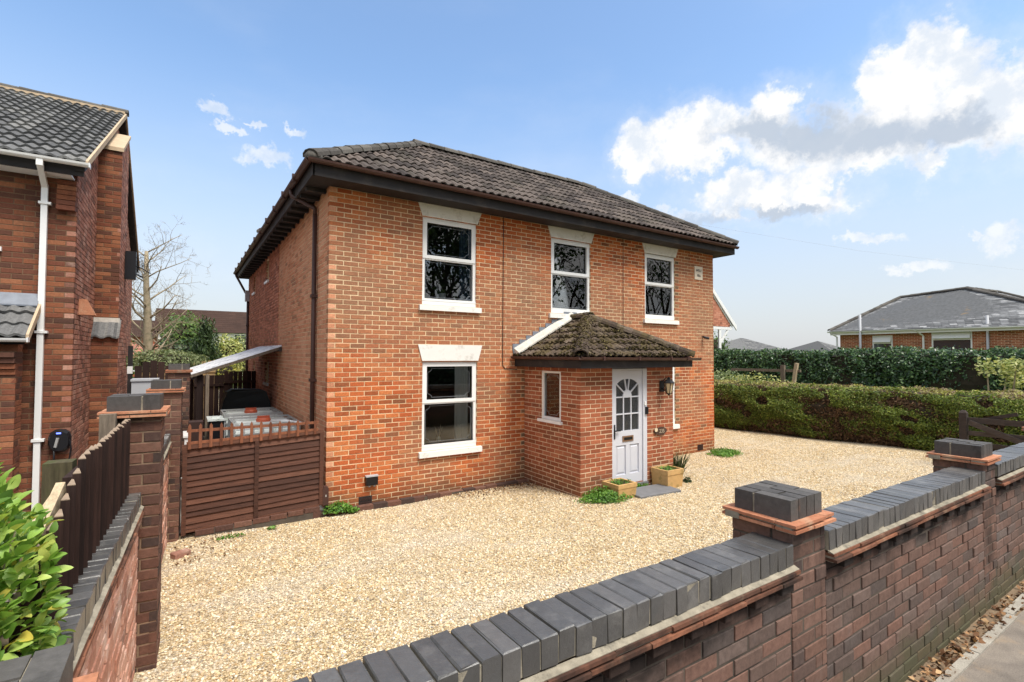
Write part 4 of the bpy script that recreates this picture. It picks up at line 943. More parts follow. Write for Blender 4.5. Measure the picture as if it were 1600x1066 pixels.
hp = np.array([tuple(Vector((QX0, QY, QR)).lerp(Vector((ax, ay, az_)), random.random()) + V(random.gauss(0, .06), random.gauss(0, .06), .12+random.gauss(0, .015))) for _ in range(500)])
leaf_mesh('moss', hp, np.tile([-.2, -.3, 1.0], (500, 1)), .035, 'moss', proof, .8, .7)
sk.flush('brickwork'); sr.flush('roof_tiles'); sp.flush('porch_tiles')
# ================================================================== BOUNDARY WALL ALONG THE STREET
GZP = .255                          # foot of the wall
def tile_band(par, fr, a0, a1, d, zt, dep, mat='weathered_tile', seg=.30):
    a = a0
    while a < a1 - .01:             # two courses of thin tiles, creased
        b = min(a+seg, a1)
        j = random.gauss(0, .003); part('creasing_tile', MB().fbox(fr, a, b-.004, d-dep, d+j, zt-.015, zt), mat, par)
        a = b
    a = a0 - .12
    while a < a1 - .01:
        b = min(a+seg, a1)
        j = random.gauss(0, .003); part('creasing_tile', MB().fbox(fr, max(a, a0), b-.004, d-dep, d+j+.006, zt-.042, zt-.027), mat, par)
        a = b
    part('tile_bed', MB().fbox(fr, a0+.003, a1-.003, d-dep+.004, d-.014, zt-.046, zt-.012), 'fillet_mortar', par)
def coping(par, fr, a0, a1, d, dep, zt, sink, slope=0.0, h=.103):
    n = max(1, round((a1-a0)/.075)); w = (a1-a0)/n
    for i in range(n):              # bricks on edge across the wall
        z = zt + slope*(i/n) + random.gauss(0, .0018); dd = d + random.gauss(0, .002)
        m = MB(); x0, x1 = a0+i*w+.0035, a0+(i+1)*w-.0035; k = .004
        lo = [fr.p(x0, dd, z-h), fr.p(x1, dd, z-h), fr.p(x1, dd-dep, z-h), fr.p(x0, dd-dep, z-h)]; mi = [fr.p(x0, dd, z-k), fr.p(x1, dd, z-k), fr.p(x1, dd-dep, z-k), fr.p(x0, dd-dep, z-k)]
        to = [fr.p(x0+k, dd-k, z), fr.p(x1-k, dd-k, z), fr.p(x1-k, dd-dep+k, z), fr.p(x0+k, dd-dep+k, z)]
        m.cbox(lo, mi, to); m.v = [(p[0]+random.gauss(0, .0013), p[1]+random.gauss(0, .0016), p[2]+random.gauss(0, .0013)) for p in m.v]
        part('coping_brick', m, 'engineering_brick', par)
    part('coping_bed', MB().fbox(fr, a0+.002, a1-.002, d-dep+.006, d-.005, zt-h-.004, zt-.006+min(0, slope)), 'fillet_mortar', par)
def pier(par, sink, fr, a0, a1, d0, d1, z0, zt, bm='pier_brick', mm='pier_mortar', swap=False, course=.0752):
    """a brick pier; fr.n is the street side"""
    zb = zt - .105 - .046
    mb = MB(); mb.fbox(fr, a0+.005, a1-.005, d0+.005, d1-.005, z0-.1, zb); b = part('pier', mb, mm, par)
    n = fr.n; u = fr.u; W_, D_ = a1-a0, d1-d0
    for f2, ln, of in ((Fr(fr.p(a0, d1, 0).xy, u.xy, n.xy), W_, 0), (Fr(fr.p(a0, d0, 0).xy, n.xy, (-u).xy), D_, .1126), (Fr(fr.p(a1, d1, 0).xy, (-n).xy, u.xy), D_, .1126), (Fr(fr.p(a1, d0, 0).xy, (-u).xy, (-n).xy), W_, 0)):
        bricks(sink, b, f2, .001, ln-.001, z0, zb-.004, bm, course=course, off=of, jig=.0025)
    for f2, ln in ((Fr(fr.p(a0, d1, 0).xy, u.xy, n.xy), W_), (Fr(fr.p(a0, d0, 0).xy, n.xy, (-u).xy), D_), (Fr(fr.p(a1, d1, 0).xy, (-n).xy, u.xy), D_), (Fr(fr.p(a1, d0, 0).xy, (-u).xy, (-n).xy), W_)):
        k_ = f2.u.dot(u); o_ = -.034 if abs(k_) > .5 else .068
        tile_band(b, f2, o_, ln-o_, .034 if o_ < 0 else .031, zt-.105, .10, 'terracotta')
    part('tile_bed', MB().fbox(fr, a0+.03, a1-.03, d0+.03, d1-.03, zb-.01, zt-.104), 'fillet_mortar', b)
    # four rows of bricks on edge, joints staggered
    Lr, Lc = (D_, W_) if swap else (W_, D_); rw = (Lr-.02)/4
    for r in range(4):
        for c0, c1 in ([(0.0, Lc-.02-.114), (Lc-.02-.102, Lc-.02)] if r % 2 == 0 else [(0.0, .102), (.114, Lc-.02)]):
            z = zt + random.gauss(0, .002); p0, p1 = .01+r*rw+.003, .01+(r+1)*rw-.003
            q = (a0+.01+c0, a0+.01+c1, d1-p1, d1-p0) if swap else (a0+p0, a0+p1, d1-.01-c1, d1-.01-c0)
            part('cap_brick', MB().fbox(fr, *q, zt-.105, z), 'cap_brick', b)
    part('cap_bed', MB().fbox(fr, a0+.017, a1-.017, d0+.017, d1-.017, zt-.104, zt-.008), 'fillet_mortar', b)
    return b
wall = thing('boundary_wall', 'long dark red brick wall beside the pavement with blue engineering brick coping and square piers', 'wall', (4.0, 1.45, GZP))
sw = Sink(300); FW = Fr((-0.54, 1.358), (1, 0)); X = -0.54
PIERS = [(-.53, -.20, 1.605), (2.56, 2.895, 1.603), (5.49, 5.815, 1.600), (8.45, 8.775, 1.600), (11.4, 11.73, 1.60)]
END = 14.4
mb = MB(); backing(mb, FW, .01, END-X, GZP-.3, 1.262, .19, d=-.006); body = part('wall_body', mb, 'street_mortar', wall)
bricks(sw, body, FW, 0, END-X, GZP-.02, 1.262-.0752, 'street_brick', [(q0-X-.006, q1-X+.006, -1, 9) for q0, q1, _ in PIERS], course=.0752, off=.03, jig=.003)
FWb = Fr((END, 1.358+.20), (-1, 0)); bricks(sw, body, FWb, 0, END-X, -.1, 1.262, 'street_brick', course=.0752, off=.03)
for i, (x0, x1, zt) in enumerate(PIERS):
    pier(wall, sw, FW, x0-X, x1-X, -.325, .002, GZP-.3, zt, 'street_pier', 'street_mortar')
    nx = PIERS[i+1][0] if i+1 < len(PIERS) else END
    zt0, zsl = ((1.402, 0), (1.402, .002), (1.418, -.014), (1.418, -.012), (1.41, 0))[i]
    if i == 0: zt0, zsl = 1.412, -.012
    coping(wall, FW, x1-X+.006, nx-X-.006, .018, .214, zt0, sw, zsl)
    part('mortar_fillet', MB().extrude([FW.p(x1-X+.004, q, z) for q, z in ((.012, 1.298), (.040, 1.287), (.040, 1.2845), (.012, 1.2845))], FW.u*(nx-x1-.008)), 'fillet_mortar', wall)
    tile_band(wall, FW, x1-X+.004, nx-X-.004, .050, 1.284, .22)
    tile_band(wall, Fr((nx, 1.358+.20), (-1, 0)), .004, nx-x1-.004, .03, 1.284, .05)
    k = 0; a = x1-X+.02              # dentil course: headers set proud and back in turn
    while a + .10 < nx-X:
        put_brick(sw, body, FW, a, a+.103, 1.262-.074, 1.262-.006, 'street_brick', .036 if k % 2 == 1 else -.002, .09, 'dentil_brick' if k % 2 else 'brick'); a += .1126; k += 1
sw.flush('brickwork')

# ================================================================== SIDE WALL ON THE LEFT, between the two gardens
dv = Vector((.039, .99924, 0)); O1 = Vector((-0.115, 4.458, 0))
FV = Fr(O1.xy, dv.xy, (dv.y, -dv.x))                      # a: away from the road, d: towards the gravel drive
lw = thing('side_wall', 'low brick wall between the two gardens with grey coping bricks and brick piers on the left', 'wall', (-.3, 5.5, 0))
sl_ = Sink(300)
for a0, a1, zt in ((-2.80, -.004, 1.352), (.335, 3.085, 1.352), (3.42, 6.1, 1.40)):
    mb = MB(); mb.fbox(FV, a0, a1, -.305, -.125, -.2, zt-.15); b = part('wall_body', mb, 'left_mortar', lw)
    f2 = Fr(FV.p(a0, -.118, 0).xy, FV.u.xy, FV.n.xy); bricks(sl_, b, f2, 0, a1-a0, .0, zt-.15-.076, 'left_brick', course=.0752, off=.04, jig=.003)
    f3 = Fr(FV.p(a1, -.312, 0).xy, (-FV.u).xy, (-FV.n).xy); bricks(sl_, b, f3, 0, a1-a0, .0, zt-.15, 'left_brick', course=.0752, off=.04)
    coping(lw, FV, a0, a1, -.107, .214, zt, sl_)
    tile_band(lw, FV, a0, a1, -.088, zt-.108, .20)
    part('mortar_fillet', MB().extrude([FV.p(a0, q, z) for q, z in ((-.110, zt-.092), (-.090, zt-.105), (-.090, zt-.108), (-.110, zt-.108))], FV.u*(a1-a0)), 'fillet_mortar', lw)
    a = .02; k = 0
    while a + .1 < a1-a0:
        put_brick(sl_, b, f2, a, a+.103, zt-.15-.074, zt-.152, 'left_brick', .0 if k % 2 == 1 else -.055, .06, 'brick'); a += .1126; k += 1
FVs = Fr(FV.p(0, 0, 0).xy, FV.n.xy, (-FV.u).xy)           # pier frame: n faces the road, a towards the drive
for a0, zt in ((0.0, 2.032), (3.09, 2.006), (6.15, 2.16)): pier(lw, sl_, FVs, -.327, 0.0, -a0-.33, -a0, -.1, zt, 'pier_brick', 'pier_mortar', True)
sl_.flush('brickwork')

# dark feather-edge fence standing behind the coping on the neighbour's side
fence = thing('board_fence', 'dark brown close boarded fence along the side wall with some broken boards', 'fence', (-.5, 3.4, 0))
a = -2.62; k = 0
while a < -.05:
    top = 1.865 + random.gauss(0, .006)
    if a < -1.62: top = 1.80 - (-1.62-a)*.30 + random.gauss(0, .03)
    m = MB(); b0, b1 = -.205, -.178
    # tapered board, its thick edge to the road
    m.hexa([FV.p(a, b1+.006, 1.335), FV.p(a, b0+.004, 1.335), FV.p(a+.112, b0, 1.335), FV.p(a+.112, b0+.007, 1.335), FV.p(a, b1+.006, top), FV.p(a, b0+.004, top), FV.p(a+.112, b0, top+.004), FV.p(a+.112, b0+.007, top+.004)])
    bd = part('fence_board', m, 'dark_fence', fence)
    part('cut_end', MB().hexa([FV.p(a+.001, b1+.005, top+.0005), FV.p(a+.001, b0+.005, top+.0005), FV.p(a+.111, b0+.001, top+.0045), FV.p(a+.111, b0+.006, top+.0045), FV.p(a+.001, b1+.005, top+.004), FV.p(a+.001, b0+.005, top+.004), FV.p(a+.111, b0+.001, top+.008), FV.p(a+.111, b0+.006, top+.008)]), 'cut_end', bd)
    a += .098; k += 1
for z in (1.45, 1.72): part('rail', MB().fbox(FV, -1.55, -.02, -.25, -.206, z, z+.07), 'dark_fence', fence)
part('fence_post', MB().fbox(FV, -1.30, -1.20, -.37, -.262, 0, 1.815), 'mossy_wood', fence)
part('fence_post', MB().fbox(FV, -.10, -.01, -.34, -.252, 0, 1.92), 'grey_wood', fence)
part('broken_rail', MB().bar(FV.p(-2.15, -.275, 1.60), FV.p(-1.66, -.235, 1.74), .035, .06), 'split_wood', fence)
part('broken_rail', MB().bar(FV.p(-2.1, -.24, 1.60), FV.p(-1.70, -.225, 1.78), .03, .05), 'split_wood', fence)

# ================================================================== NEIGHBOUR'S HOUSE ON THE LEFT
NX, NY, NZ = -1.331, 9.632, 4.95
nb = thing('house', 'dark red brick house at the left edge with grey wavy tiles and white drainpipe', 'house', (-4.5, 14, 0))
sn = Sink(300); st_ = Sink(300)
FN = Fr((-7.5, NY), (1, 0)); FNs = Fr((NX, NY), (0, 1)); w_ = NX+7.5
NH = [(-3.3+7.5, -2.15+7.5, 3.80, 4.87), (-3.1+7.5, -2.02+7.5, .0, 2.1)]
mb = MB(); backing(mb, FN, 0, w_-.0045, -.1, NZ, .24, NH); nf = part('wall', mb, 'neighbour_mortar', nb)
bricks(sn, nf, FN, 3.2, w_, 0, NZ, 'neighbour_brick', NH, course=.075, pitch=.225, off=(w_-3.2-.1126) % .225 + .011, c1=0)
PN = (7.85-5.07)/(14.6-9.4)
def rlim(zm): return None
mb = MB(); mb.extrude([(NX-.24, NY+.24, -.1), (NX-.24, 19.5, -.1), (NX-.24, 19.5, NZ), (NX-.24, 14.6, 7.70), (NX-.24, NY+.24, NZ)], (.236, 0, 0)); ns = part('wall', mb, 'neighbour_mortar', nb)
def glim(z):
    if z < NZ: return (0, 19.5-NY)
    k = (z-NZ)/(7.70-NZ); return (k*4.97, (19.5-NY)-k*4.9)
bricks(sn, ns, FNs, 0.0, 19.5-NY, 0, 7.6, 'neighbour_side_lit', course=.075, pitch=.225, off=0.0, lim=glim, c0=1)
mb = MB(); mb.box(-7.5, 19.3, -.1, NX-.25, 19.5, NZ); mb.box(-7.5, NY+.25, -.1, -7.3, 19.3, NZ); mb.box(-7.3, NY+.25, 2.5, NX-.25, 19.3, 2.7); mb.box(-7.3, 11.5, 0, NX-.25, 11.6, NZ); part('wall', mb, 'neighbour_mortar', nb)
# corbelled brick at the eaves corner
mb = MB()
for i in range(6): mb.box(NX-.21, NY-.05-.05*(5-i)/5*1.2-.01, NZ-.55+i*.075, NX-.002, NY-.002, NZ-.55+i*.075+.064)
cb = part('corbel', mb, 'neighbour_brick', nb)
# chimney breast
FC = Fr((NX, 11.66), (1, 0)); FCs = Fr((-.985, 11.66), (0, 1))
mb = MB(); mb.extrude([(NX, 11.664, -.1), (NX, 12.9, -.1), (NX, 12.9, 6.74), (NX, 11.664, 6.06)], (.342, 0, 0)); ch = part('chimney', mb, 'neighbour_mortar', nb)
bricks(sn, ch, FC, 0.0, .345, 0, 6.05, 'neighbour_brick', course=.075, pitch=.225)
bricks(sn, ch, FCs, 0.002, 1.24, 0, 6.7, 'neighbour_side_lit', course=.075, pitch=.225, off=.1125, lim=lambda z: (0 if z < 6.05 else (z-6.05)/.55, 1.24))
part('flaunching', MB().extrude([(NX+.002, 11.63, 6.06), (NX+.002, 12.95, 6.78), (NX+.002, 12.95, 6.84), (NX+.002, 11.63, 6.13)], (.365, 0, 0)), 'flaunch', nb)
FC2 = Fr((NX, 11.40), (1, 0)); FC2s = Fr((-.955, 11.40), (0, 1))
mb = MB(); mb.box(NX, 11.404, -.1, -.959, 13.05, 2.66); ch2 = part('chimney_base', mb, 'neighbour_mortar', nb)
bricks(sn, ch2, FC2, 0, .372, 0, 2.66, 'neighbour_brick', course=.075, pitch=.225, off=.05); bricks(sn, ch2, FC2s, .002, 1.64, 0, 2.66, 'neighbour_side_lit', course=.075, pitch=.225, off=.1)
m = MB(); n = 9
for i in range(n):
    x0, x1 = NX+.39*i/n, NX+.39*(i+1)/n; z0, z1 = .02*sin(i*1.4), .02*sin((i+1)*1.4)
    m.hexa([(x0, 11.34, 2.62+z0), (x1, 11.34, 2.62+z1), (x1, 11.655, 2.93), (x0, 11.655, 2.93), (x0, 11.34, 2.65+z0), (x1, 11.34, 2.65+z1), (x1, 11.655, 2.96), (x0, 11.655, 2.96)])
part('shoulder_tiles', m, 'grey_tile', nb); part('shoulder_fillet', MB().extrude([(NX-.0, 11.36, 2.60), (NX, 11.65, 2.60), (NX, 11.65, 2.93)], (.02, 0, 0)).box(NX, 11.60, 2.90, -.96, 11.655, 2.985), 'cement', nb)
# roof
NU, NSv = Vector((1, 0, 0)), Vector((0, 1, PN)).normalized(); EY, EZ = 9.30, 5.045
sln = (14.6-EY)*sqrt(1+PN*PN); zr2 = EZ + (14.6-EY)*PN
mb = MB(); mb.face([(-8, EY, EZ-.03), (-1.19, EY, EZ-.03), (-1.19, 14.6, zr2-.03), (-8, 14.6, zr2-.03)]); mb.face([(-8, 19.9, EZ-.03), (-1.19, 19.9, EZ-.03), (-1.19, 14.6, zr2-.03), (-8, 14.6, zr2-.03)])
nr = part('roof', mb, 'black_timber', nb)
tiles(st_, nr, (-8.09, EY, EZ), NU, NSv, [(0, 0), (6.90, 0), (6.90, sln), (0, sln)], .30, .345, prof_wave(.030), 'grey_tile', th=.028)
tiles(st_, nr, (-1.19, 19.9, EZ), -NU, Vector((0, -1, PN)).normalized(), [(0, 0), (6.90, 0), (6.90, sln), (0, sln)], .30, .345, prof_wave(.030), 'grey_tile', th=.028)
ridge(st_, nr, (-8, 14.6, zr2+.05), (-1.17, 14.6, zr2+.05), 'ridge_tile', R=.13, seg=.45); st_.flush('roof_tiles')
part('ridge_mortar', MB().box(-8, 14.46, zr2-.06, -1.2, 14.74, zr2+.03), 'flaunch', nr)
sn.flush('brickwork')
m = MB()
for (y0, z0, y1, z1) in ((EY-.02, EZ-.01, 14.6, zr2), (19.95, EZ-.01, 14.6, zr2)):
    m.hexa([(-1.20, y0, z0-.05), (-1.17, y0, z0-.05), (-1.17, y1, z1-.05), (-1.20, y1, z1-.05), (-1.20, y0, z0+.05), (-1.17, y0, z0+.05), (-1.17, y1, z1+.05), (-1.20, y1, z1+.05)])
part('verge_mortar', m, 'flaunch', nb)
m = MB()
for (y0, y1) in ((EY-.01, 14.6), (19.93, 14.6)):
    m.hexa([(NX, y0, EZ-.12), (-1.205, y0, EZ-.12), (-1.205, y1, zr2-.12), (NX, y1, zr2-.12), (NX, y0, EZ-.035), (-1.205, y0, EZ-.035), (-1.205, y1, zr2-.035), (NX, y1, zr2-.035)])
part('bargeboard', m, 'black_timber', nb)
m = MB(); gutter_mb(m, (-8, 9.235, 5.03), (-1.15, 9.235, 5.03), .055); m.box(-1.152, 9.18, 4.97, -1.14, 9.29, 5.035); part('gutter', m, 'white_paint', nb)
part('fascia', MB().box(-8, 9.315, 4.86, -1.22, 9.335, 5.03), 'black_timber', nb); part('soffit', MB().box(-8, 9.336, 4.86, -1.36, NY-.004, 4.885), 'white_paint', nb)
m = MB(); px = -1.672
m.bar((px, 9.235, 5.0), (px, 9.235, 4.90), .07, .07, up=(0, 1, 0)); m.bar((px, 9.235, 4.93), (px, 9.58, 4.70), .066, .066); m.bar((px, 9.58, 4.74), (px, 9.58, .1), .07, .07, up=(0, 1, 0))
dp = part('downpipe', m, 'white_paint', nb)
for z in (4.45, 2.62, 1.1): part('pipe_clip', MB().box(px-.06, 9.53, z, px+.075, 9.625, z+.035), 'white_paint', dp)
a, b, c, d = NH[0]; m = MB(); f = .06
for q in ((a, a+f, c, d), (b-f, b, c, d), (a+f, b-f, c, c+f), (a+f, b-f, d-f, d)): m.fbox(FN, q[0], q[1], -.08, -.01, q[2], q[3])
nw = part('window', m, 'white_paint', nb); part('pane', MB().fbox(FN, a+f, b-f, -.05, -.044, c+f, d-f), 'glass', nw); part('sill', MB().fbox(FN, a-.05, b+.05, -.08, .05, c-.06, c-.002), 'white_paint', nb)
# open porch with its own small roof and brick arch
EQ = 8.92; x1 = -1.70
S2 = Vector((0, NY-EQ, 3.03-2.53)); so = Sink(40)
m = MB(); m.face([(-4.0, EQ, 2.51), (x1-.01, EQ, 2.51), (x1-.01, NY, 3.01), (-4.0, NY, 3.01)]); m.face([(-4.0, EQ, 2.45), (x1-.01, EQ, 2.45), (x1-.01, NY, 2.9), (-4.0, NY, 2.9)]); ro = part('porch_roof', m, 'black_timber', nb)
tiles(so, ro, (-3.8, EQ, 2.53), (1, 0, 0), S2, [(0, 0), (x1+3.8, 0), (x1+3.8, S2.length-.06), (0, S2.length-.06)], .30, .29, prof_wave(.032), 'grey_tile', th=.03); so.flush('porch_tiles')
part('lead_flashing', MB().hexa([(-4, NY-.14, 2.99), (x1, NY-.14, 2.99), (x1, NY-.003, 3.05), (-4, NY-.003, 3.05), (-4, NY-.14, 3.01), (x1, NY-.14, 3.01), (x1, NY-.003, 3.18), (-4, NY-.003, 3.18)]), 'lead', nb)
part('verge_mortar', MB().hexa([(x1-.0, EQ, 2.47), (x1+.03, EQ, 2.47), (x1+.03, NY-.005, 2.97), (x1, NY-.005, 2.97), (x1, EQ, 2.58), (x1+.03, EQ, 2.58), (x1+.03, NY-.005, 3.09), (x1, NY-.005, 3.09)]), 'flaunch', nb)
m = MB(); gutter_mb(m, (-4, EQ-.05, 2.53), (x1+.03, EQ-.05, 2.53), .05); m.box(x1+.028, EQ-.10, 2.48, x1+.04, EQ, 2.54); part('porch_gutter', m, 'white_paint', nb)
spo = Sink(60); FO = Fr((-2.15, 9.0), (1, 0)); FOs = Fr((-1.80, 9.0), (0, 1))
m = MB(); m.box(-2.15, 9.004, -.1, -1.804, 9.33, 2.36); pp = part('porch_pier', m, 'neighbour_mortar', nb)
bricks(spo, pp, FO, 0, .35, 0, 2.2, 'neighbour_brick', course=.075, pitch=.225); bricks(spo, pp, FOs, .002, .33, 0, 2.2, 'neighbour_brick', course=.075, pitch=.225, off=.1125)
m = MB()
for i in range(4): m.box(-2.2, 8.98-.03*i, 2.06+i*.075, -1.80+.0*i, 9.34, 2.06+i*.075+.062)
part('corbel', m, 'neighbour_brick', nb); spo.flush('porch_brickwork')
# arch from pier back to the house
m = MB(); K = 8; yc = (9.33+NY)/2; r0 = (NY-9.33)/2
for k in range(K):
    t0, t1 = pi*k/K, pi*(k+1)/K-.03
    m.extrude([(-2.0, yc - r*cos(t), 2.34 + r*sin(t)*.85) for r, t in ((r0, t0), (r0+.22, t0), (r0+.22, t1), (r0, t1))], (.19, 0, 0))
part('arch', m, 'neighbour_brick', nb)
# flue cowl, charger, dish, black post
m = MB(); m.extrude([(NX, 10.03, 3.17), (NX, 10.03, 2.93), (NX+.0, 10.2, 2.93)], (.10, 0, 0)); m.v = [(x + (0.10 if (z < 3.0 and x > NX+.05) else 0), y, z) for x, y, z in m.v]
part('flue_cowl', m, 'terracotta', nb)
cg = thing('wall_charger', 'black rounded car charger with looped cable on the wall beside the white drainpipe', 'car charger', (-1.43, 9.6, .93))
m = MB(); cx, cz = -1.435, 1.09
prof = [(.0, .165), (.055, .158), (.10, .125), (.122, .06), (.122, -.05), (.10, -.115), (.055, -.155), (0, -.165)]
ol = [(x, z) for x, z in prof] + [(-x, z) for x, z in prof[::-1][1:-1]]
for s0, s1, y0, y1 in ((1.0, 1.0, 9.628, 9.56), (1.0, .82, 9.56, 9.515)):
    i0 = len(m.v); n = len(ol)
    m.v += [(cx+x*s0, y0, cz+z*s0) for x, z in ol] + [(cx+x*s1, y1, cz+z*s1) for x, z in ol]
    for k in range(n): m.f.append((i0+k, i0+(k+1) % n, i0+n+(k+1) % n, i0+n+k))
m.f.append(tuple(range(i0+n, i0+2*n))); part('case', m, 'black_plastic', cg)
part('status_light', MB().box(cx-.03, 9.508, cz+.105, cx+.02, 9.516, cz+.125), 'blue_light', cg)
part('connector', MB().bar((cx-.035, 9.505, cz-.08), (cx-.01, 9.50, cz+.05), .03, .03), 'steel', cg)
part('cable', MB().tube([(cx+.06, 9.55, cz+.08), (cx+.115, 9.54, cz+.0), (cx+.13, 9.54, cz-.12), (cx+.11, 9.54, cz-.30), (cx+.06, 9.54, cz-.55), (cx-.02, 9.54, cz-.56), (cx-.05, 9.54, cz-.3), (cx-.055, 9.53, cz-.10)], .011, 6), 'black_plastic', cg, smooth=True)
ds = thing('satellite_dish', 'black mesh satellite dish on bracket high on the neighbouring chimney wall', 'satellite dish', (-.95, 13.2, 3.85))
m = MB(); m.tube([(-.985, 12.75, 3.95), (-.80, 12.75, 3.95), (-.70, 12.72, 3.90)], .018, 6); part('bracket', m, 'black_iron', ds)
m = MB(); m.box(-.975, 12.5, 3.82, -.80, 12.62, 4.38); part('receiver_box', m, 'black_plastic', ds)
m = MB()
for r in (.06, .12, .18, .24):
    m.tube([(-.70+r*.25*0+.12*(r/.24)**2*0+r*cos(t)*.55, 12.7-.1*(r/.24)**2, 4.12+r*sin(t)) for t in np.linspace(0, 2*pi, 17)], .004, 4, cap=False)
for t in np.linspace(0, pi, 9)[:-1]: m.tube([(-.70-.24*cos(t)*.55, 12.6, 4.12-.24*sin(t)), (-.70, 12.7, 4.12), (-.70+.24*cos(t)*.55, 12.6, 4.12+.24*sin(t))], .003, 4, cap=False)
part('mesh_dish', m, 'black_iron', ds); part('arm', MB().tube([(-.80, 12.6, 4.1), (-.70, 12.5, 4.05), (-.56, 12.4, 3.95)], .012, 6), 'black_iron', ds)
# ================================================================== SIDE GATE AND THE YARD BEHIND IT
gate = thing('side_gate', 'brown lap panel fence gate topped with pointed pickets between the brick pier and the house', 'gate', (.9, 7.63, .1))
def gy(x): return 7.60 + (x-.03)*.02
def gsh(x, z): return z + (x-.03)*.042
gx0, gx1 = .03, 1.735
for q0, q1 in ((gx0+.045, .845), (.895, gx1-.045)):
    z = .125; n = 13; h = (1.125-.125)/n
    for i in range(n):
        z0, z1 = .115 + i*h, .115 + (i+1)*h + .018; dz = random.gauss(0, .005); dz2 = random.gauss(0, .006)
        part('slat', MB().hexa([(q0, gy(q0)-.020, gsh(q0, z0+dz)), (q1, gy(q1)-.020, gsh(q1, z0+dz2)), (q1, gy(q1)-.010, gsh(q1, z0+dz2)), (q0, gy(q0)-.010, gsh(q0, z0+dz)),
            (q0, gy(q0)+.002, gsh(q0, z1)), (q1, gy(q1)+.002, gsh(q1, z1)), (q1, gy(q1)+.008, gsh(q1, z1)), (q0, gy(q0)+.008, gsh(q0, z1))]), 'gate_wood', gate)
def gbar(x0, x1, z0, z1, y0, y1, name, mat='gate_wood'):
    part(name, MB().hexa([(x0, gy(x0)+y0, gsh(x0, z0)), (x1, gy(x1)+y0, gsh(x1, z0)), (x1, gy(x1)+y1, gsh(x1, z0)), (x0, gy(x0)+y1, gsh(x0, z0)), (x0, gy(x0)+y0, gsh(x0, z1)), (x1, gy(x1)+y0, gsh(x1, z1)), (x1, gy(x1)+y1, gsh(x1, z1)), (x0, gy(x0)+y1, gsh(x0, z1))]), mat, gate)
gbar(gx0, gx0+.05, .06, 1.13, -.03, .03, 'stile'); gbar(gx1-.05, gx1, .10, 1.13, -.03, .03, 'stile'); gbar(.845, .895, .10, 1.13, -.034, .02, 'batten')
gbar(gx0-.01, gx1, 1.131, 1.185, -.032, .032, 'top_rail'); gbar(gx0+.05, gx1-.05, .085, .115, -.025, .02, 'bottom_rail')
for i in range(14):
    x = .10 + i*.1165; zt = gsh(x, 1.455 - i*.0085 + random.gauss(0, .004)); zb = gsh(x, 1.13)
    m = MB(); w = .017; y = gy(x) - .048; m.extrude([(x-w, y, zb), (x+w, y, zb), (x+w, y, zt-.035), (x, y, zt), (x-w, y, zt-.035)], (0, .014, 0)); part('picket', m, 'picket_wood', gate)
for z0, z1 in ((1.36, 1.29), (1.205, 1.19)):
    part('picket_rail', MB().bar((.07, gy(.07)-.024, gsh(.07, z0)), (1.66, gy(1.66)-.024, gsh(1.66, z1)), .02, .034), 'picket_wood', gate)
# row of bricks at its foot
foot = thing('brick_edging', 'row of dark bricks laid flat at the foot of the brown gate', 'edging', (.9, 7.54, .03)); sb_ = Sink(60)
ff = Fr((.18, 7.545), (1, .02)); fb = part('edging_bed', MB().fbox(ff, 0, 1.5, -.09, -.006, -.05, .10), 'street_mortar', foot)
for i in range(7): put_brick(sb_, fb, ff, i*.217, i*.217+.207, .04+i*.009, .105+i*.009, 'pier_brick', 0, .09)
sb_.flush('edging_bricks')
ed = thing('brick_border', 'line of brown edging bricks along the foot of the house front', 'edging', (3.5, 7.6, 0)); sb_ = Sink(80)
fe = Fr((1.60, 7.575), (3.75, -.0)); fb = part('edging_bed', MB().fbox(fe, .01, 3.70, -.09, -.008, -.05, .055), 'street_mortar', ed)
for i in range(17): put_brick(sb_, fb, fe, i*.219, i*.219+.213, -.005, .068+random.gauss(0, .004), 'pier_brick', random.gauss(0, .006), .10)
fe2 = Fr((1.60, 7.82), (0, -1)); put_brick(sb_, fb, fe2, 0.0, .215, .0, .10, 'pier_brick', 0, .10); put_brick(sb_, fb, fe2, .22, .245, .0, .10, 'pier_brick', 0, .10)
sb_.flush('edging_bricks')
part('soil', MB().box(1.70, 7.67, -.04, 5.3, 7.766, .035), 'soil', ed)
ub = thing('utility_post', 'short brown post box on a dark stake at the house corner by the gate', 'post box', (1.78, 7.66, 0))
part('stake', MB().box(1.765, 7.63, -.02, 1.805, 7.67, .17).box(1.79, 7.62, -.02, 1.815, 7.63, .2), 'black_iron', ub)
part('case', MB().extrude([(1.735, 7.60, .16), (1.815, 7.60, .16), (1.815, 7.60, .40), (1.80, 7.60, .425), (1.75, 7.60, .425), (1.735, 7.60, .40)], (0, .08, 0)), 'brown_plastic', ub)
part('lock', MB().box(1.768, 7.594, .28, 1.785, 7.599, .31), 'steel', ub)
sk2 = thing('outdoor_socket', 'small black outdoor socket box with pale lid low on the house wall', 'socket', (2.48, 7.74, .3))
part('case', MB().fbox(FF, 2.395-HX0, 2.575-HX0, .002, .07, .325, .455), 'black_plastic', sk2); part('lid', MB().fbox(FF, 2.388-HX0, 2.58-HX0, .001, .078, .456, .475), 'grey_cabinet', sk2)
for x in (2.45, 2.53): part('cable_gland', MB().tube([FF.p(x-HX0, .035, .325), FF.p(x-HX0, .035, .298)], .018, 8), 'grey_cabinet', sk2)
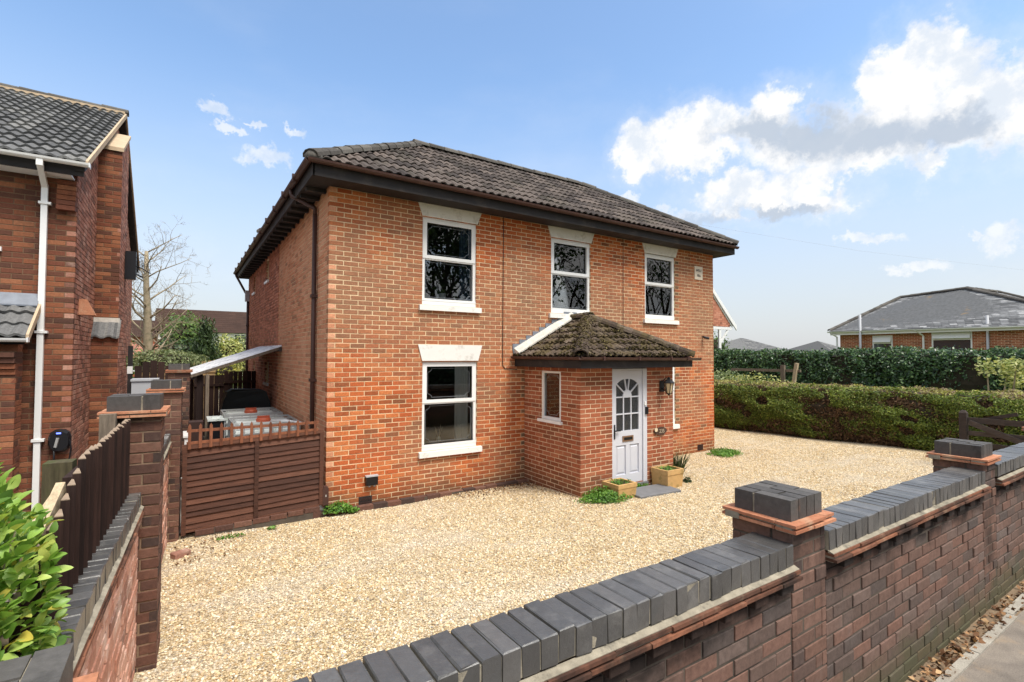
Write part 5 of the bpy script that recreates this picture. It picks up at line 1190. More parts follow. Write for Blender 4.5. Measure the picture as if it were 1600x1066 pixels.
# intermediate bulk tanks
def ibc(x0, y0, label):
    t = thing('water_tank', label, 'tank', (x0+.5, y0+.6, .05), 'caged water tanks in the side yard'); x1, y1, z0, z1 = x0+1.0, y0+1.2, .17, 1.145
    m = MB(); m.cbox([V(x0+.02, y0+.02, z0), V(x1-.02, y0+.02, z0), V(x1-.02, y1-.02, z0), V(x0+.02, y1-.02, z0)], [V(x0+.02, y0+.02, z1-.08), V(x1-.02, y0+.02, z1-.08), V(x1-.02, y1-.02, z1-.08), V(x0+.02, y1-.02, z1-.08)], [V(x0+.09, y0+.09, z1), V(x1-.09, y0+.09, z1), V(x1-.09, y1-.09, z1), V(x0+.09, y1-.09, z1)])
    part('bottle', m, 'tank_plastic', t)
    m = MB()
    for z in (.3, .55, .8, 1.02, 1.16):
        for p, q in (((x0, y0), (x1, y0)), ((x1, y0), (x1, y1)), ((x1, y1), (x0, y1)), ((x0, y1), (x0, y0))): m.bar((*p, z), (*q, z), .02, .02 if z < 1.1 else .034)
    for k in range(8):
        for x, y in ((x0+k/7, y0), (x0+k/7, y1)): m.bar((x, y, .17), (x, y, 1.16), .018, .018, up=(0, 1, 0))
    for k in range(1, 8):
        for x in (x0, x1): m.bar((x, y0+1.2*k/8, .17), (x, y0+1.2*k/8, 1.16), .018, .018, up=(0, 1, 0))
    for y in (y0+.35, y0+.85): m.bar((x0, y, 1.15), (x1, y, 1.15), .05, .02)
    part('cage', m, 'steel', t)
    part('filler_cap', MB().lathe((x0+.5, y0+.6, z1-.02), [(.12, 0), (.12, .06), (.10, .085), (0.02, .09)], 14).bar((x0+.4, y0+.6, z1+.085), (x0+.6, y0+.6, z1+.085), .03, .03), 'red_plastic', t)
    part('pallet', MB().box(x0, y0, .045, x1, y1, .075).box(x0, y0, .075, x0+.1, y1, .16).box(x0+.45, y0, .075, x0+.55, y1, .16).box(x1-.1, y0, .075, x1, y1, .16), 'grey_wood', t)
ibc(.735, 9.35, 'white caged water tank with red cap just behind the brown gate pickets'); ibc(.70, 10.95, 'white caged water tank with red cap in front of the black covered barbecue')
pp = solo('hose_pipe', MB().tube([(1.35, 9.9, 1.14), (1.55, 9.6, 1.17), (1.72, 9.2, 1.16), (1.77, 8.75, 1.2)], .025, 8), 'white_paint', 'white pipe running from the nearest caged tank to the brown downpipe', 'pipe', smooth=True)
bb = thing('covered_barbecue', 'barbecue under a black weatherproof cover against the side of the house', 'barbecue', (1.25, 13.2, .05))
m = MB(); pr = [(.55, .05), (.56, .9), (.50, 1.25), (.42, 1.47), (.30, 1.53)]
for i, (hx, z) in enumerate(pr): m.v += [(1.28-hx, 12.9-.02*i, z+.02), (1.28+hx*.9, 12.9, z), (1.28+hx*.9, 13.55, z-.02), (1.28-hx, 13.55, z)]
for i in range(len(pr)-1):
    for k in range(4): m.f.append((i*4+k, i*4+(k+1) % 4, i*4+4+(k+1) % 4, i*4+4+k))
m.f.append(tuple(range(len(pr)*4-4, len(pr)*4))); part('cover', m, 'black_cover', bb)
bn = thing('water_butt', 'black bin with a pale lid beside the awning post in the side yard', 'bin', (.6, 11.2, .05))
part('barrel', MB().box(.44, 10.95, .05, .70, 11.5, 1.08), 'black_plastic', bn); part('lid', MB().box(.42, 10.92, 1.085, .72, 11.53, 1.12).box(.5, 11.1, 1.12, .62, 11.3, 1.14), 'tank_plastic', bn)
jm = thing('garden_bits', 'heap of pale pots and tools leaning behind the left brick pier', 'garden pots', (.16, 9.0, .05))
part('pot', MB().lathe((.17, 9.2, .05), [(.10, 0), (.15, .35), (.16, .4), (.13, .42)], 10), 'tank_plastic', jm); part('trough', MB().box(.06, 9.6, .05, .26, 10.2, 1.0).box(.04, 9.58, 1.0, .28, 10.22, 1.03), 'white_paint', jm)
part('crate', MB().box(.08, 8.6, .05, .3, 8.9, .95).box(.1, 8.62, .95, .28, 8.88, 1.35), 'dark_fence', jm)
# lean-to awning
aw = thing('awning', 'lean-to awning of stained corrugated clear sheets sloping up to the house side', 'awning', (1.0, 13.4, 1.95))
for s in range(4):
    y0 = 11.8 + s*.95; m = MB(); n = 10
    for i in range(n+1):
        f = i/n; zc = .012*sin(i*pi)
        for x, z in ((.16, 1.945), (1.80, 2.53)): m.v.append((x, y0 + .98*f, z + .016*(1 if i % 2 else -1) + s*.004))
    for i in range(n): m.f.append((2*i, 2*i+1, 2*i+3, 2*i+2))
    so_ = part('roof_sheet', m, 'polycarb', aw); sm = so_.modifiers.new('thickness', 'SOLIDIFY'); sm.thickness = .004
part('front_rafter', MB().bar((.14, 11.83, 1.895), (1.80, 11.83, 2.48), .05, .06), 'grey_wood', aw); part('rear_rafter', MB().bar((.14, 15.5, 1.895), (1.80, 15.5, 2.48), .05, .08), 'dark_wood', aw)
part('wall_plate', MB().box(1.74, 11.8, 2.40, 1.80, 15.6, 2.48), 'dark_wood', aw); part('eaves_beam', MB().box(.17, 11.86, 1.83, .25, 15.5, 1.90), 'dark_wood', aw)
part('awning_post', MB().box(.26, 11.9, .05, .36, 12.0, 1.96), 'dark_fence', aw); part('awning_post', MB().box(.405, 11.7, .05, .465, 11.78, 1.93), 'grey_wood', aw); part('awning_post', MB().box(.17, 15.3, .05, .27, 15.4, 1.9), 'dark_fence', aw)
def boards_fence(name, label, x0, x1, y, z0, z1, mat, w=.12, gap=.006, cat='fence', arch=0.0, rails=True, gr=None):
    t = thing(name, label, cat, ((x0+x1)/2, y, z0), gr); n = max(1, round((x1-x0)/w)); w = (x1-x0)/n
    for i in range(n):
        c = (i+.5)/n; zt = z1 + arch*(1-(2*c-1)**2) - arch; part('board', MB().box(x0+i*w, y, z0, x0+(i+1)*w-gap, y+.02, zt), mat, t)
    if rails:
        for z in (z0+.25*(z1-z0), z0+.82*(z1-z0-arch)): part('rail', MB().box(x0, y-.032, z, x1, y-.002, z+.07), mat, t)
    return t
boards_fence('garden_fence', 'dark vertical board fence across the back of the side yard under the awning', .05, 1.15, 16.6, .0, 1.74, 'dark_fence')
boards_fence('garden_gate', 'dark boarded gate panel beside the house at the back of the yard', 1.0, 1.80, 16.2, .0, 1.86, 'dark_fence', cat='gate')
boards_fence('timber_fence', 'new pale timber fence panel beyond the dark yard fence', -.05, .95, 19.5, 0, 2.12, 'pale_wood', .25)
boards_fence('arched_gate', 'dark brown arch topped garden gate between the two houses', -.80, -.16, 12.8, 0, 2.20, 'dark_fence', .13, cat='gate', arch=.17)
boards_fence('orange_fence', 'strip of warm timber fence seen beyond the arched gate', -1.3, -.35, 21.0, 0, 1.95, 'pale_wood', .2)
cb_ = thing('meter_cabinet', 'light grey cabinet standing in front of the arched gate', 'cabinet', (-.58, 11.5, 0)); part('body', MB().box(-.74, 11.2, 0.03, -.36, 11.7, 1.84), 'grey_cabinet', cb_); part('lid', MB().box(-.755, 11.18, 1.845, -.345, 11.72, 1.88), 'grey_cabinet', cb_)
bp = thing('gate_post', 'tall black post with a white band beside the neighbouring chimney', 'post', (-.86, 12.95, 0)); part('shaft', MB().box(-.925, 12.93, 0, -.845, 13.02, 2.5), 'black_timber', bp); part('band', MB().box(-.93, 12.92, 1.93, -.84, 12.929, 2.08), 'white_paint', bp)

# ================================================================== PLANTS CLOSE BY
def gable_planter(x, y, label, wd=.36, hg=.30, sx=1.0):
    t = thing('planter', label, 'planter', (x, y, .02), 'terracotta planters by the front door'); m = MB(); a, b = wd/2, wd/2*sx
    z0 = gz(x, y)
    m.cbox([V(x-a*.9, y-b*.9, z0), V(x+a*.9, y-b*.9, z0), V(x+a*.9, y+b*.9, z0), V(x-a*.9, y+b*.9, z0)], [V(x-a*.96, y-b*.96, z0+hg*.72), V(x+a*.96, y-b*.96, z0+hg*.72), V(x+a*.96, y+b*.96, z0+hg*.72), V(x-a*.96, y+b*.96, z0+hg*.72)], [V(x-a*.95, y-b*.95, z0+hg*.74), V(x+a*.95, y-b*.95, z0+hg*.74), V(x+a*.95, y+b*.95, z0+hg*.74), V(x-a*.95, y+b*.95, z0+hg*.74)])
    part('body', m, 'planter', t)
    m = MB(); k = .035
    for q in ((x-a, y-b, x+a, y-b+k), (x-a, y+b-k, x+a, y+b), (x-a, y-b+k, x-a+k, y+b-k), (x+a-k, y-b+k, x+a, y+b-k)): m.box(q[0], q[1], z0+hg*.74, q[2], q[3], z0+hg)
    part('rim', m, 'planter', t); part('soil', MB().box(x-a+k, y-b+k, z0+hg*.742, x+a-k, y+b-k, z0+hg*.9), 'soil', t)
    pts = np.array([[x+random.uniform(-a*.7, a*.7), y+random.uniform(-b*.7, b*.7), z0+hg*.9+abs(random.gauss(0, .03))] for _ in range(140)]); leaf_mesh('leaves', pts, np.tile([0, -.2, 1.0], (140, 1)), .035, 'weed_leaf', t)
    return t
gable_planter(5.98, 5.93, 'small square terracotta planter left of the front door behind the low green plants', .42, .24, .9)
gable_planter(7.20, 5.98, 'taller square terracotta planter with mossy side right of the door step', .42, .31, .9)
solo('door_step', MB().cbox([V(6.13, 5.62, .0), V(7.03, 5.55, .0), V(7.10, 6.02, .0), V(6.2, 6.08, .0)], [V(6.13, 5.62, .085), V(7.03, 5.55, .085), V(7.10, 6.02, .085), V(6.2, 6.08, .085)], [V(6.14, 5.63, .095), V(7.02, 5.56, .095), V(7.09, 6.01, .095), V(6.21, 6.07, .095)]), 'step_slate', 'flat dark grey slate step on the gravel before the white front door', 'step')
def mat_plant(c, r, n, mat, label, size=.03, hgt=1.0, name='ground_plant', cat='plant', gr=None):
    pts, d = blob_pts(n, (0, 0, 0), (r[0], r[1], r[2]), .55, seed=int(c[0]*10), amp=.3); pts[:, 2] = np.abs(pts[:, 2]); pts += np.array(c)
    d[:, 2] = np.abs(d[:, 2]) + .6
    o = leaf_mesh(name, pts, d, size, mat, None, .8, .6, .1, kind=None); tag(o, label, cat, gr)
mat_plant((5.68, 5.92, .06), (.50, .27, .15), 2600, 'weed_leaf', 'spreading clump of bright green leaves at the porch corner', .034)
mat_plant((6.42, 6.12, .07), (.42, .06, .07), 600, 'weed_leaf', 'low green weeds growing in the crack below the door', .03)
mat_plant((1.95, 7.56, .06), (.20, .10, .13), 800, 'weed_leaf', 'small green weeds growing by the house corner and brick edging', .032)
mat_plant((2.15, 7.50, .04), (.09, .06, .06), 200, 'weed_leaf', 'tuft of weeds spilling over the edging bricks below the socket', .03)
mat_plant((10.75, 7.25, .02), (.42, .30, .12), 1500, 'weed_leaf', 'round patch of green weeds at the right corner of the house', .035)
mat_plant((.55, 7.3, .03), (.16, .05, .03), 120, 'weed_leaf', 'thin tuft of weeds in the gravel before the gate', .025)
mat_plant((1.05, 7.38, .03), (.07, .04, .03), 80, 'weed_leaf', 'tiny weed tuft in the gravel near the middle of the gate', .025)
mat_plant((7.75, 5.98, .03), (.10, .08, .10), 240, 'dark_leaf', 'small dark tuft beside the taller planter', .03)
sp_ = thing('spiky_plant', 'spiky upright dark green plant against the porch side', 'plant', (8.05, 6.35, .02)); m = MB()
for i in range(70):
    a = random.uniform(0, 2*pi); t = random.uniform(.03, .16); h = random.uniform(.3, .62); x, y = 8.05+.05*cos(a), 6.4+.05*sin(a)
    m.tube([(x, y, .02), (x+t*.5*cos(a), y+t*.5*sin(a), h*.6), (x+t*1.3*cos(a), y+t*1.3*sin(a), h*.92)], [.008, .007, .001], 3)
part('leaves', m, 'dark_leaf', sp_, kind='stuff')
# leaf litter
def litter(n, fx, size, label):
    p = np.array([fx() for _ in range(n)]); o = leaf_mesh('leaf_litter', p, np.tile([0, 0, 1.0], (n, 1)), size, 'litter', None, .7, .55, .15, kind='stuff'); return o
litter(420, lambda: (lambda x: (x, random.uniform(1.20, 1.345), .268+abs(random.gauss(0, .012))))(random.triangular(2.6, 7.5, 4.4)), .038, 'leaves')
litter(420, lambda: (lambda x, y: (x, y, gz(x, y)+.02+random.random()*.01))(random.uniform(3.8, 5.33), 7.62-abs(random.gauss(0, .22))), .035, 'leaves')
litter(90, lambda: (lambda x, y: (x, y, gz(x, y)+.02+random.random()*.01))(5.33-abs(random.gauss(0, .12)), random.uniform(6.1, 7.6)), .032, 'leaves')
litter(120, lambda: (lambda x, y: (x, y, gz(x, y)+.02))(random.uniform(-.05, .6), random.uniform(6.6, 7.5)), .03, 'leaves')
lb = thing('loose_brick', 'loose broken brick lying on the gravel by the left pier', 'brick', (.05, 7.0, .02)); part('lump', MB().cbox([V(-.02, 6.85, .02), V(.13, 6.95, .02), V(.08, 7.03, .02), V(-.07, 6.93, .02)], [V(-.02, 6.85, .07), V(.13, 6.95, .075), V(.08, 7.03, .07), V(-.07, 6.93, .08)], [V(-.01, 6.86, .08), V(.12, 6.95, .085), V(.08, 7.02, .08), V(-.06, 6.93, .09)]), 'left_brick', lb)

# shrub with glossy leaves in the near left corner: its larger leaves one by one
def glossy_shrub():
    t = thing('shrub', 'glossy bright green shrub leaning over the dark fence in the near left corner', 'shrub', (-.56, 2.05, .0))
    m = MB(); rg = random.Random(4); tips = []
    for i in range(26):
        a = rg.uniform(0, 2*pi); b = V(-.62+.08*cos(a), 2.05+.14*sin(a), .2); e = V(-.54+rg.uniform(-.22, .16), 2.05+rg.uniform(-.36, .24), rg.uniform(1.25, 1.93))
        mid = b.lerp(e, .55)+V(rg.uniform(-.05, .05), rg.uniform(-.05, .05), .05); m.tube([b, mid, e], [.011, .007, .002], 5); tips.append((mid, e))
    part('stem', m, 'bark', t)
    base = []
    for k, (w, y) in enumerate(((.0, 0), (.42, .18), (.62, .42), (.52, .68), (.26, .9), (0, 1.0))): base.append((w, y))
    vs = []
    for w, y in base: vs += [(-w*.5, y, .06*w*2+.10*y*(1-y)*2), (0, y, -.02+.10*y*(1-y)*2), (w*.5, y, .06*w*2+.10*y*(1-y)*2)]
    fs = []
    for i in range(len(base)-1):
        for c in (0, 1): fs.append((i*3+c, i*3+c+1, i*3+4+c, i*3+3+c))
    lm = [mesh_of('leaf', [(x*s, y, z+(.12*sin(y*3+s) if s != 1 else 0)) for x, y, z in vs], fs, 'bright_leaf', smooth=True) for s in (.8, 1.0, .95)]
    items = []
    cl, _ = blob_pts(5200, (-.585, 2.05, 1.53), (.285, .42, .52), .55, 17, .18)
    for i in range(len(cl)):
        p = Vector(cl[i])
        if p.z > 2.06 or p.x > -.315 or p.z < .9: continue
        size = rg.uniform(.032, .058); out = (p - V(-.60, 2.1, 1.45)); d = (out.normalized() + V(rg.gauss(0, .6), rg.gauss(0, .6), rg.gauss(.25, .5))).normalized()
        zz = (V(0, 0, 1) + V(rg.gauss(0, .5), rg.gauss(0, .5), 0)); zz = (zz - d*zz.dot(d)).normalized(); xx = d.cross(zz)
        R3 = Matrix((xx, d, zz)).transposed(); items.append((p, R3, size, lm[i % 3]))
    items.sort(key=lambda q: (q[0]-V(0, 0, CAM_H)).length/q[2]*(1 if proj(q[0]) and abs(proj(q[0])[0]) < .52 else 5))
    bv, bf = [], []
    for i, (p, R3, size, me) in enumerate(items):
        if i < 300:
            o = link(bpy.data.objects.new('leaf', me), t, p); o.rotation_euler = R3.to_euler(); o.scale = (size,)*3
        else:
            k = len(bv); bv += [tuple(R3 @ (Vector(v.co)*size) + p) for v in me.vertices]; bf += [tuple(k+j for j in q.vertices) for q in me.polygons]
    m = MB(); m.v, m.f = bv, bf; part('leaves', m, 'bright_leaf', t, smooth=True, kind='stuff', fix=False)
glossy_shrub()

# ================================================================== HEDGES, FIELD GATE AND BUNGALOW ON THE RIGHT
def hx(y): return 14.43 + (10.05-y)*.117
def clipped_hedge():
    t = thing('hedge', 'long clipped yew hedge with brown patches and a flat top along the gravel', 'hedge', (15.5, 6, 0))
    ys = np.linspace(-1.5, 19, 70); prof = [(.28, .0), (.16, .4), (.12, .95), (.22, 1.24), (.6, 1.36), (1.6, 1.38), (2.2, 1.2), (2.3, 0)]
    m = MB()
    for j, y in enumerate(ys):
        for i, (o, z) in enumerate(prof): m.v.append((hx(y)+o+.06*sin(y*3.1+i)+.05*sin(y*7+i*2), y, z))
    n = len(prof)
    for j in range(len(ys)-1):
        for i in range(n-1): m.f.append((j*n+i, j*n+i+1, (j+1)*n+i+1, (j+1)*n+i))
    part('branches', m, 'hedge_core', t)
    N1 = 130000; y = RNG.uniform(-1.2, 16, N1); z = RNG.uniform(.05, 1.40, N1); b = vnoise(np.stack([y*1.2, z*1.6, y*0], 1), 1.5, 3)
    x = hx(y) + .16 - .10*np.sin(np.clip(z/1.4, 0, 1)*pi) - .13*b + RNG.normal(0, .035, N1) + np.clip(z-1.25, 0, 1)*.6 + np.clip(.5-z, 0, 1)*.15
    gap = vnoise(np.stack([y, z*1.3, y*.3], 1), 2.4, 9) + .25*vnoise(np.stack([y, z, y], 1), 7, 2); keep = (gap > -.62 + .5*np.clip(.45-z, 0, 1)) & (RNG.random(N1) > .25*np.clip(.4-z, 0, .4)/.4)
    pts = np.stack([x, y, z], 1)[keep]; nr = np.tile([-1.0, -.2, .45], (len(pts), 1)); leaf_mesh('leaves', pts, nr, .050, 'yew_leaf', t, .5, .75)
    pts2 = np.stack([hx(y)+.20-.10*np.sin(np.clip(z/1.4, 0, 1)*pi)+RNG.normal(0, .03, N1)+np.clip(z-1.15, 0, 1)*.5, y, z], 1)[::3]; leaf_mesh('twigs', pts2, np.tile([-1.0, 0, .3], (len(pts2), 1)), .11, 'twig', t, .3, .7)
    N2 = 26000; y = RNG.uniform(-1.2, 18.5, N2); u = RNG.uniform(.15, 2.2, N2); x = hx(y)+u; z = 1.37 + .10*np.sin(np.clip((u-.1)/2.1, 0, 1)*pi) + .05*vnoise(np.stack([x, y, y*0], 1), 2, 5) + RNG.normal(0, .02, N2)
    br = vnoise(np.stack([x*1.2, y*.5, x*0], 1), 1.6, 8) > -.42; br &= (u > .35); pts = np.stack([x, y, z], 1); up = np.tile([-.1, 0, 1.0], (N2, 1))
    leaf_mesh('top_leaves', pts[br], up[br], .07, 'yew_top', t, .5, .6); leaf_mesh('leaves', pts[~br], up[~br], .075, 'yew_leaf', t, .5, .6)
clipped_hedge()
def laurel():
    t = thing('hedge', 'tall dark green laurel hedge in front of the slate roofed bungalow', 'hedge', (22.5, 10, 0))
    def lx(y): return 21.6 + .0*y
    m = MB(); ys = np.linspace(-1, 34, 60); prof = [(.35, 0), (.3, 1.4), (.45, 2.35), (1.2, 2.5), (1.9, 2.3), (2, 0)]; n = len(prof)
    for y in ys:
        for i, (o, z) in enumerate(prof): m.v.append((lx(y)+o+.15*sin(y*1.7+i), y, z*(1+.02*sin(y*2.3))))
    for j in range(len(ys)-1):
        for i in range(n-1): m.f.append((j*n+i, j*n+i+1, (j+1)*n+i+1, (j+1)*n+i))
    part('branches', m, 'hedge_core', t)
    N1 = 56000; y = RNG.uniform(-1, 34, N1); z = RNG.uniform(.5, 2.72, N1)**1.0; b = vnoise(np.stack([y, z*1.3, y*0], 1), 1.6, 4)
    x = lx(y)+.22-.22*b + RNG.normal(0, .10, N1) + np.clip(z-2.3, 0, 1)*.9
    gap = vnoise(np.stack([y, z*1.2, y*.2], 1), 1.3, 12) + .4*vnoise(np.stack([y, z, y], 1), 4, 6); keep = (gap > -.80)
    ztop = 2.62 + .10*vnoise(np.stack([y, y*0, y*0], 1), 1.5, 2) + .05*vnoise(np.stack([y, y*0, y*0], 1), 6, 3); keep &= z < ztop
    pts = np.stack([x, y, z], 1)[keep]; leaf_mesh('leaves', pts, np.tile([-.9, -.3, .6], (len(pts), 1)), .115, 'laurel_leaf', t, .45, .7)
    p2 = np.stack([x+.22, y, z], 1)[z < ztop-.1][::2]; leaf_mesh('leaves', p2, np.tile([-.9, -.3, .5], (len(p2), 1)), .13, 'dark_leaf', t, .45, .7)
    N2 = 18000; y = RNG.uniform(-1, 34, N2); x = lx(y)+RNG.uniform(.2, 1.9, N2); z = 2.50 + .10*vnoise(np.stack([y, y*0, y*0], 1), 1.5, 2) + RNG.normal(0, .07, N2)
    leaf_mesh('leaves', np.stack([x, y, z], 1), np.tile([-.2, 0, 1.0], (N2, 1)), .115, 'laurel_leaf', t, .42, .7)
laurel()
fg = thing('field_gate', 'dark weathered five bar gate standing open against the clipped hedge', 'gate', (13.4, 2.0, 0))
gxx = 13.3; y1, y0 = 3.52, .45
part('post', MB().cbox([V(gxx-.06, y1-.02, 0), V(gxx+.06, y1-.02, 0), V(gxx+.06, y1+.10, 0), V(gxx-.06, y1+.10, 0)], [V(gxx-.06, y1-.02, 1.20), V(gxx+.06, y1-.02, 1.20), V(gxx+.06, y1+.10, 1.20), V(gxx-.06, y1+.10, 1.20)], [V(gxx-.02, y1+.01, 1.25), V(gxx+.02, y1+.01, 1.25), V(gxx+.02, y1+.07, 1.25), V(gxx-.02, y1+.07, 1.25)]), 'dark_wood', fg)
for z, h in ((1.06, .11), (.80, .09), (.58, .09), (.38, .09), (.20, .09)): part('bar', MB().bar((gxx, y1-.03, z), (gxx, y0, z+.02), .03, h), 'dark_wood', fg)
part('brace', MB().bar((gxx-.035, y1-.05, 1.02), (gxx-.035, y0+1.0, .2), .03, .10), 'dark_wood', fg); part('brace', MB().bar((gxx+.04, y1-.05, 1.02), (gxx+.04, y1-.75, 1.24), .03, .07), 'dark_wood', fg)
part('stile', MB().box(gxx-.04, y0-.05, .12, gxx+.04, y0+.05, 1.2), 'dark_wood', fg)
sh = thing('shrub', 'pale yellow-green open shrub with bare stems in front of the laurel hedge', 'shrub', (18.6, 3.9, 0))
m = MB(); tips = []
for i in range(9):
    a = random.uniform(-1, 1); e = V(18.6+random.uniform(-.5, .5), 3.75+a*.9-.2, random.uniform(1.5, 2.1)); b = V(18.6, 3.9+a*.15, .2); m.tube([b, b.lerp(e, .5)+V(0, a*.2, .1), e], [.035, .025, .012], 5); tips.append(e)
part('stem', m, 'pale_bark', sh)
p = np.concatenate([blob_pts(170, tuple(e), (.34, .32, .26), .8, seed=i)[0] for i, e in enumerate(tips)]); leaf_mesh('leaves', p, np.tile([-.4, -.2, 1.0], (len(p), 1)), .11, 'pale_leaf', sh, .5, .7)
tb = thing('timber_rail', 'weathered timber rail on two stub posts between the hedges', 'rail', (17.4, 9.0, 0))
part('beam', MB().bar((17.4, 11.4, 1.83), (17.4, 8.85, 1.84), .06, .09), 'grey_wood', tb); part('stub_post', MB().bar((17.35, 9.45, .6), (17.35, 9.42, 2.03), .10, .13, up=(0, 1, 0)), 'grey_wood', tb); part('stub_post', MB().bar((17.35, 9.2, .6), (17.35, 8.95, 2.1), .10, .10, up=(0, 1, 0)), 'split_wood', tb)
sh = thing('shrub', 'low yellow flowering bush between the clipped hedge and the timber rail', 'shrub', (17.2, 10.2, 0)); p, d = blob_pts(1400, (17.2, 10.4, 1.25), (.45, 1.6, .45), .5, 5); leaf_mesh('leaves', p, d+[0, 0, .6], .09, 'pale_leaf', sh, .5, .7)
sh = thing('shrub', 'grey-green bushy shrub at the far end of the clipped hedge by the house corner', 'shrub', (18.5, 13, 0)); p, d = blob_pts(2600, (18.3, 12.6, 1.2), (.5, 1.8, .62), .5, 6); leaf_mesh('leaves', p, d+[0, 0, .6], .10, 'grey_leaf', sh, .5, .7)
# bungalow
bg_ = thing('bungalow', 'red brick bungalow with a patchy grey slate hipped roof behind the laurel hedge', 'bungalow', (34, 9, 0)); BX = 30.35
FB = Fr((BX, 13.3), (0, -1)); bw = 9.4; s_b = Sink(0)
BH = [(1.55, 2.45, 2.35, 3.42), (4.05, 5.55, 2.1, 3.55)]
m = MB(); backing(m, FB, 0, bw, 0, 3.68, .25, BH); bwall = part('wall', m, 'porch_mortar', bg_)
bricks(s_b, bwall, FB, 0, bw, 1.6, 3.66, 'porch_brick', BH); s_b.flush('brickwork')
part('wall', MB().box(BX+.25, 3.9, 0, 40, 4.1, 3.66).box(BX+.25, 13.1, 0, 40, 13.29, 3.66).box(39.8, 4.1, 0, 40, 13.1, 3.66), 'porch_brick', bg_)
E1, E2, E3, E4 = V(30, 13.7, 3.72), V(30, 3.4, 3.66), V(40.5, 3.4, 3.66), V(40.5, 13.7, 3.72); RA, RB, RC = V(34.0, 11.75, 5.66), V(34.0, 8.85, 5.86), V(37.5, 8.4, 5.86)
m = MB(); m.face([E1, E2, RB, RA]); m.face([E2, E3, RC, RB]); m.face([E3, E4, RA, RB, RC]); m.face([E4, E1, RA]); rf = part('roof', m, 'slate', bg_)
def slates(A, B, Cc, D, w, g, par, mat='slate'):      # courses of slates on a four-sided slope A-B (eave) C-D (top)
    A, B, Cc, D = map(Vector, (A, B, Cc, D)); n = max(1, round(((D-A).length+(Cc-B).length)/2/g)); nn = (B-A).cross(D-A).normalized(); nn = nn if nn.z > 0 else -nn; m = MB()
    for r in range(n):
        t0, t1 = r/n, min(1, (r+1.12)/n); p0, p1 = A.lerp(D, t0), B.lerp(Cc, t0); q0, q1 = A.lerp(D, t1), B.lerp(Cc, t1); L0 = (p1-p0).length; k = max(1, round(L0/w)); of = .5 if r % 2 else 0
        for c in range(k+1):
            f0, f1 = max(0, (c-of)/k), min(1, (c+1-of)/k-.02/k-.001)
            if f1-f0 < .004: continue
            a, b, d, e = p0.lerp(p1, f0), p0.lerp(p1, f1), q0.lerp(q1, f1), q0.lerp(q1, f0); l = nn*(.020+random.uniform(0, .004)); l2 = nn*.010
            i = len(m.v); m.v += [tuple(v) for v in (a+l, b+l, d+l2, e+l2, a+l*.2, b+l*.2)]; m.f += [(i, i+1, i+2, i+3), (i+4, i+5, i+1, i)]
    return part('slates', m, mat, par, kind='stuff', fix=False)
slates(E1, E2, RB, RA, .30, .19, rf); slates(E2, E3, RC, RB, .30, .19, rf)
sq = Sink(0)
for p, q in ((E1, RA), (RA, RB), (E2, RB), (RB, RC), (E3, RC)): ridge(sq, rf, p+V(0, 0, .05), q+V(0, 0, .05), 'ridge_tile', R=.13, seg=.45)
sq.flush('ridge_tiles')
m = MB(); gutter_mb(m, (29.95, 13.75, 3.70), (29.95, 3.35, 3.64), .07); part('gutter', m, 'white_paint', bg_); part('fascia', MB().box(30.02, 3.45, 3.5, 30.06, 13.65, 3.68), 'white_paint', bg_); part('soffit', MB().box(30.06, 3.45, 3.50, BX-.003, 13.65, 3.53), 'white_paint', bg_)
for a, b, c, d in BH:
    w = MB(); f = .06
    for q in ((a, a+f, c, d), (b-f, b, c, d), (a+f, b-f, d-f, d), (a+f, b-f, d-.42, d-.36)): w.fbox(FB, q[0], q[1], -.08, .0, q[2], q[3])
    wo = part('window', w, 'white_paint', bg_); part('pane', MB().fbox(FB, a+f, b-f, -.05, -.04, c, d-f), 'dark_pane', wo); part('vent_light', MB().hexa([FB.p(a+f, .02, d-.36), FB.p(b-f, .02, d-.36), FB.p(b-f, .16, d-.34), FB.p(a+f, .16, d-.34), FB.p(a+f, .0, d-f), FB.p(b-f, .0, d-f), FB.p(b-f, .03, d-f), FB.p(a+f, .03, d-f)]), 'white_paint', wo)
part('room', MB().box(BX+.6, 5, 0, BX+.65, 13, 3.6), 'room', bg_)
for a, z1 in ((1.15, 4.55), (6.1, 4.2)): part('soil_pipe', MB().tube([FB.p(a, .08 if z1 < 4.3 else .4, 0), FB.p(a, .08 if z1 < 4.3 else .4, z1)], .055 if z1 < 4.3 else .06, 8), 'grey_cabinet', bg_, smooth=True)
part('downpipe', MB().tube([V(29.95, 13.3-3.55, 3.62), V(30.27, 13.3-3.75, 3.35), V(30.27, 13.3-3.75, 0)], .045, 8), 'white_paint', bg_)
part('downpipe', MB().tube([V(29.95, 13.62, 3.62), V(30.2, 13.4, 3.4), V(30.27, 13.35, 0)], .045, 8), 'white_paint', bg_)
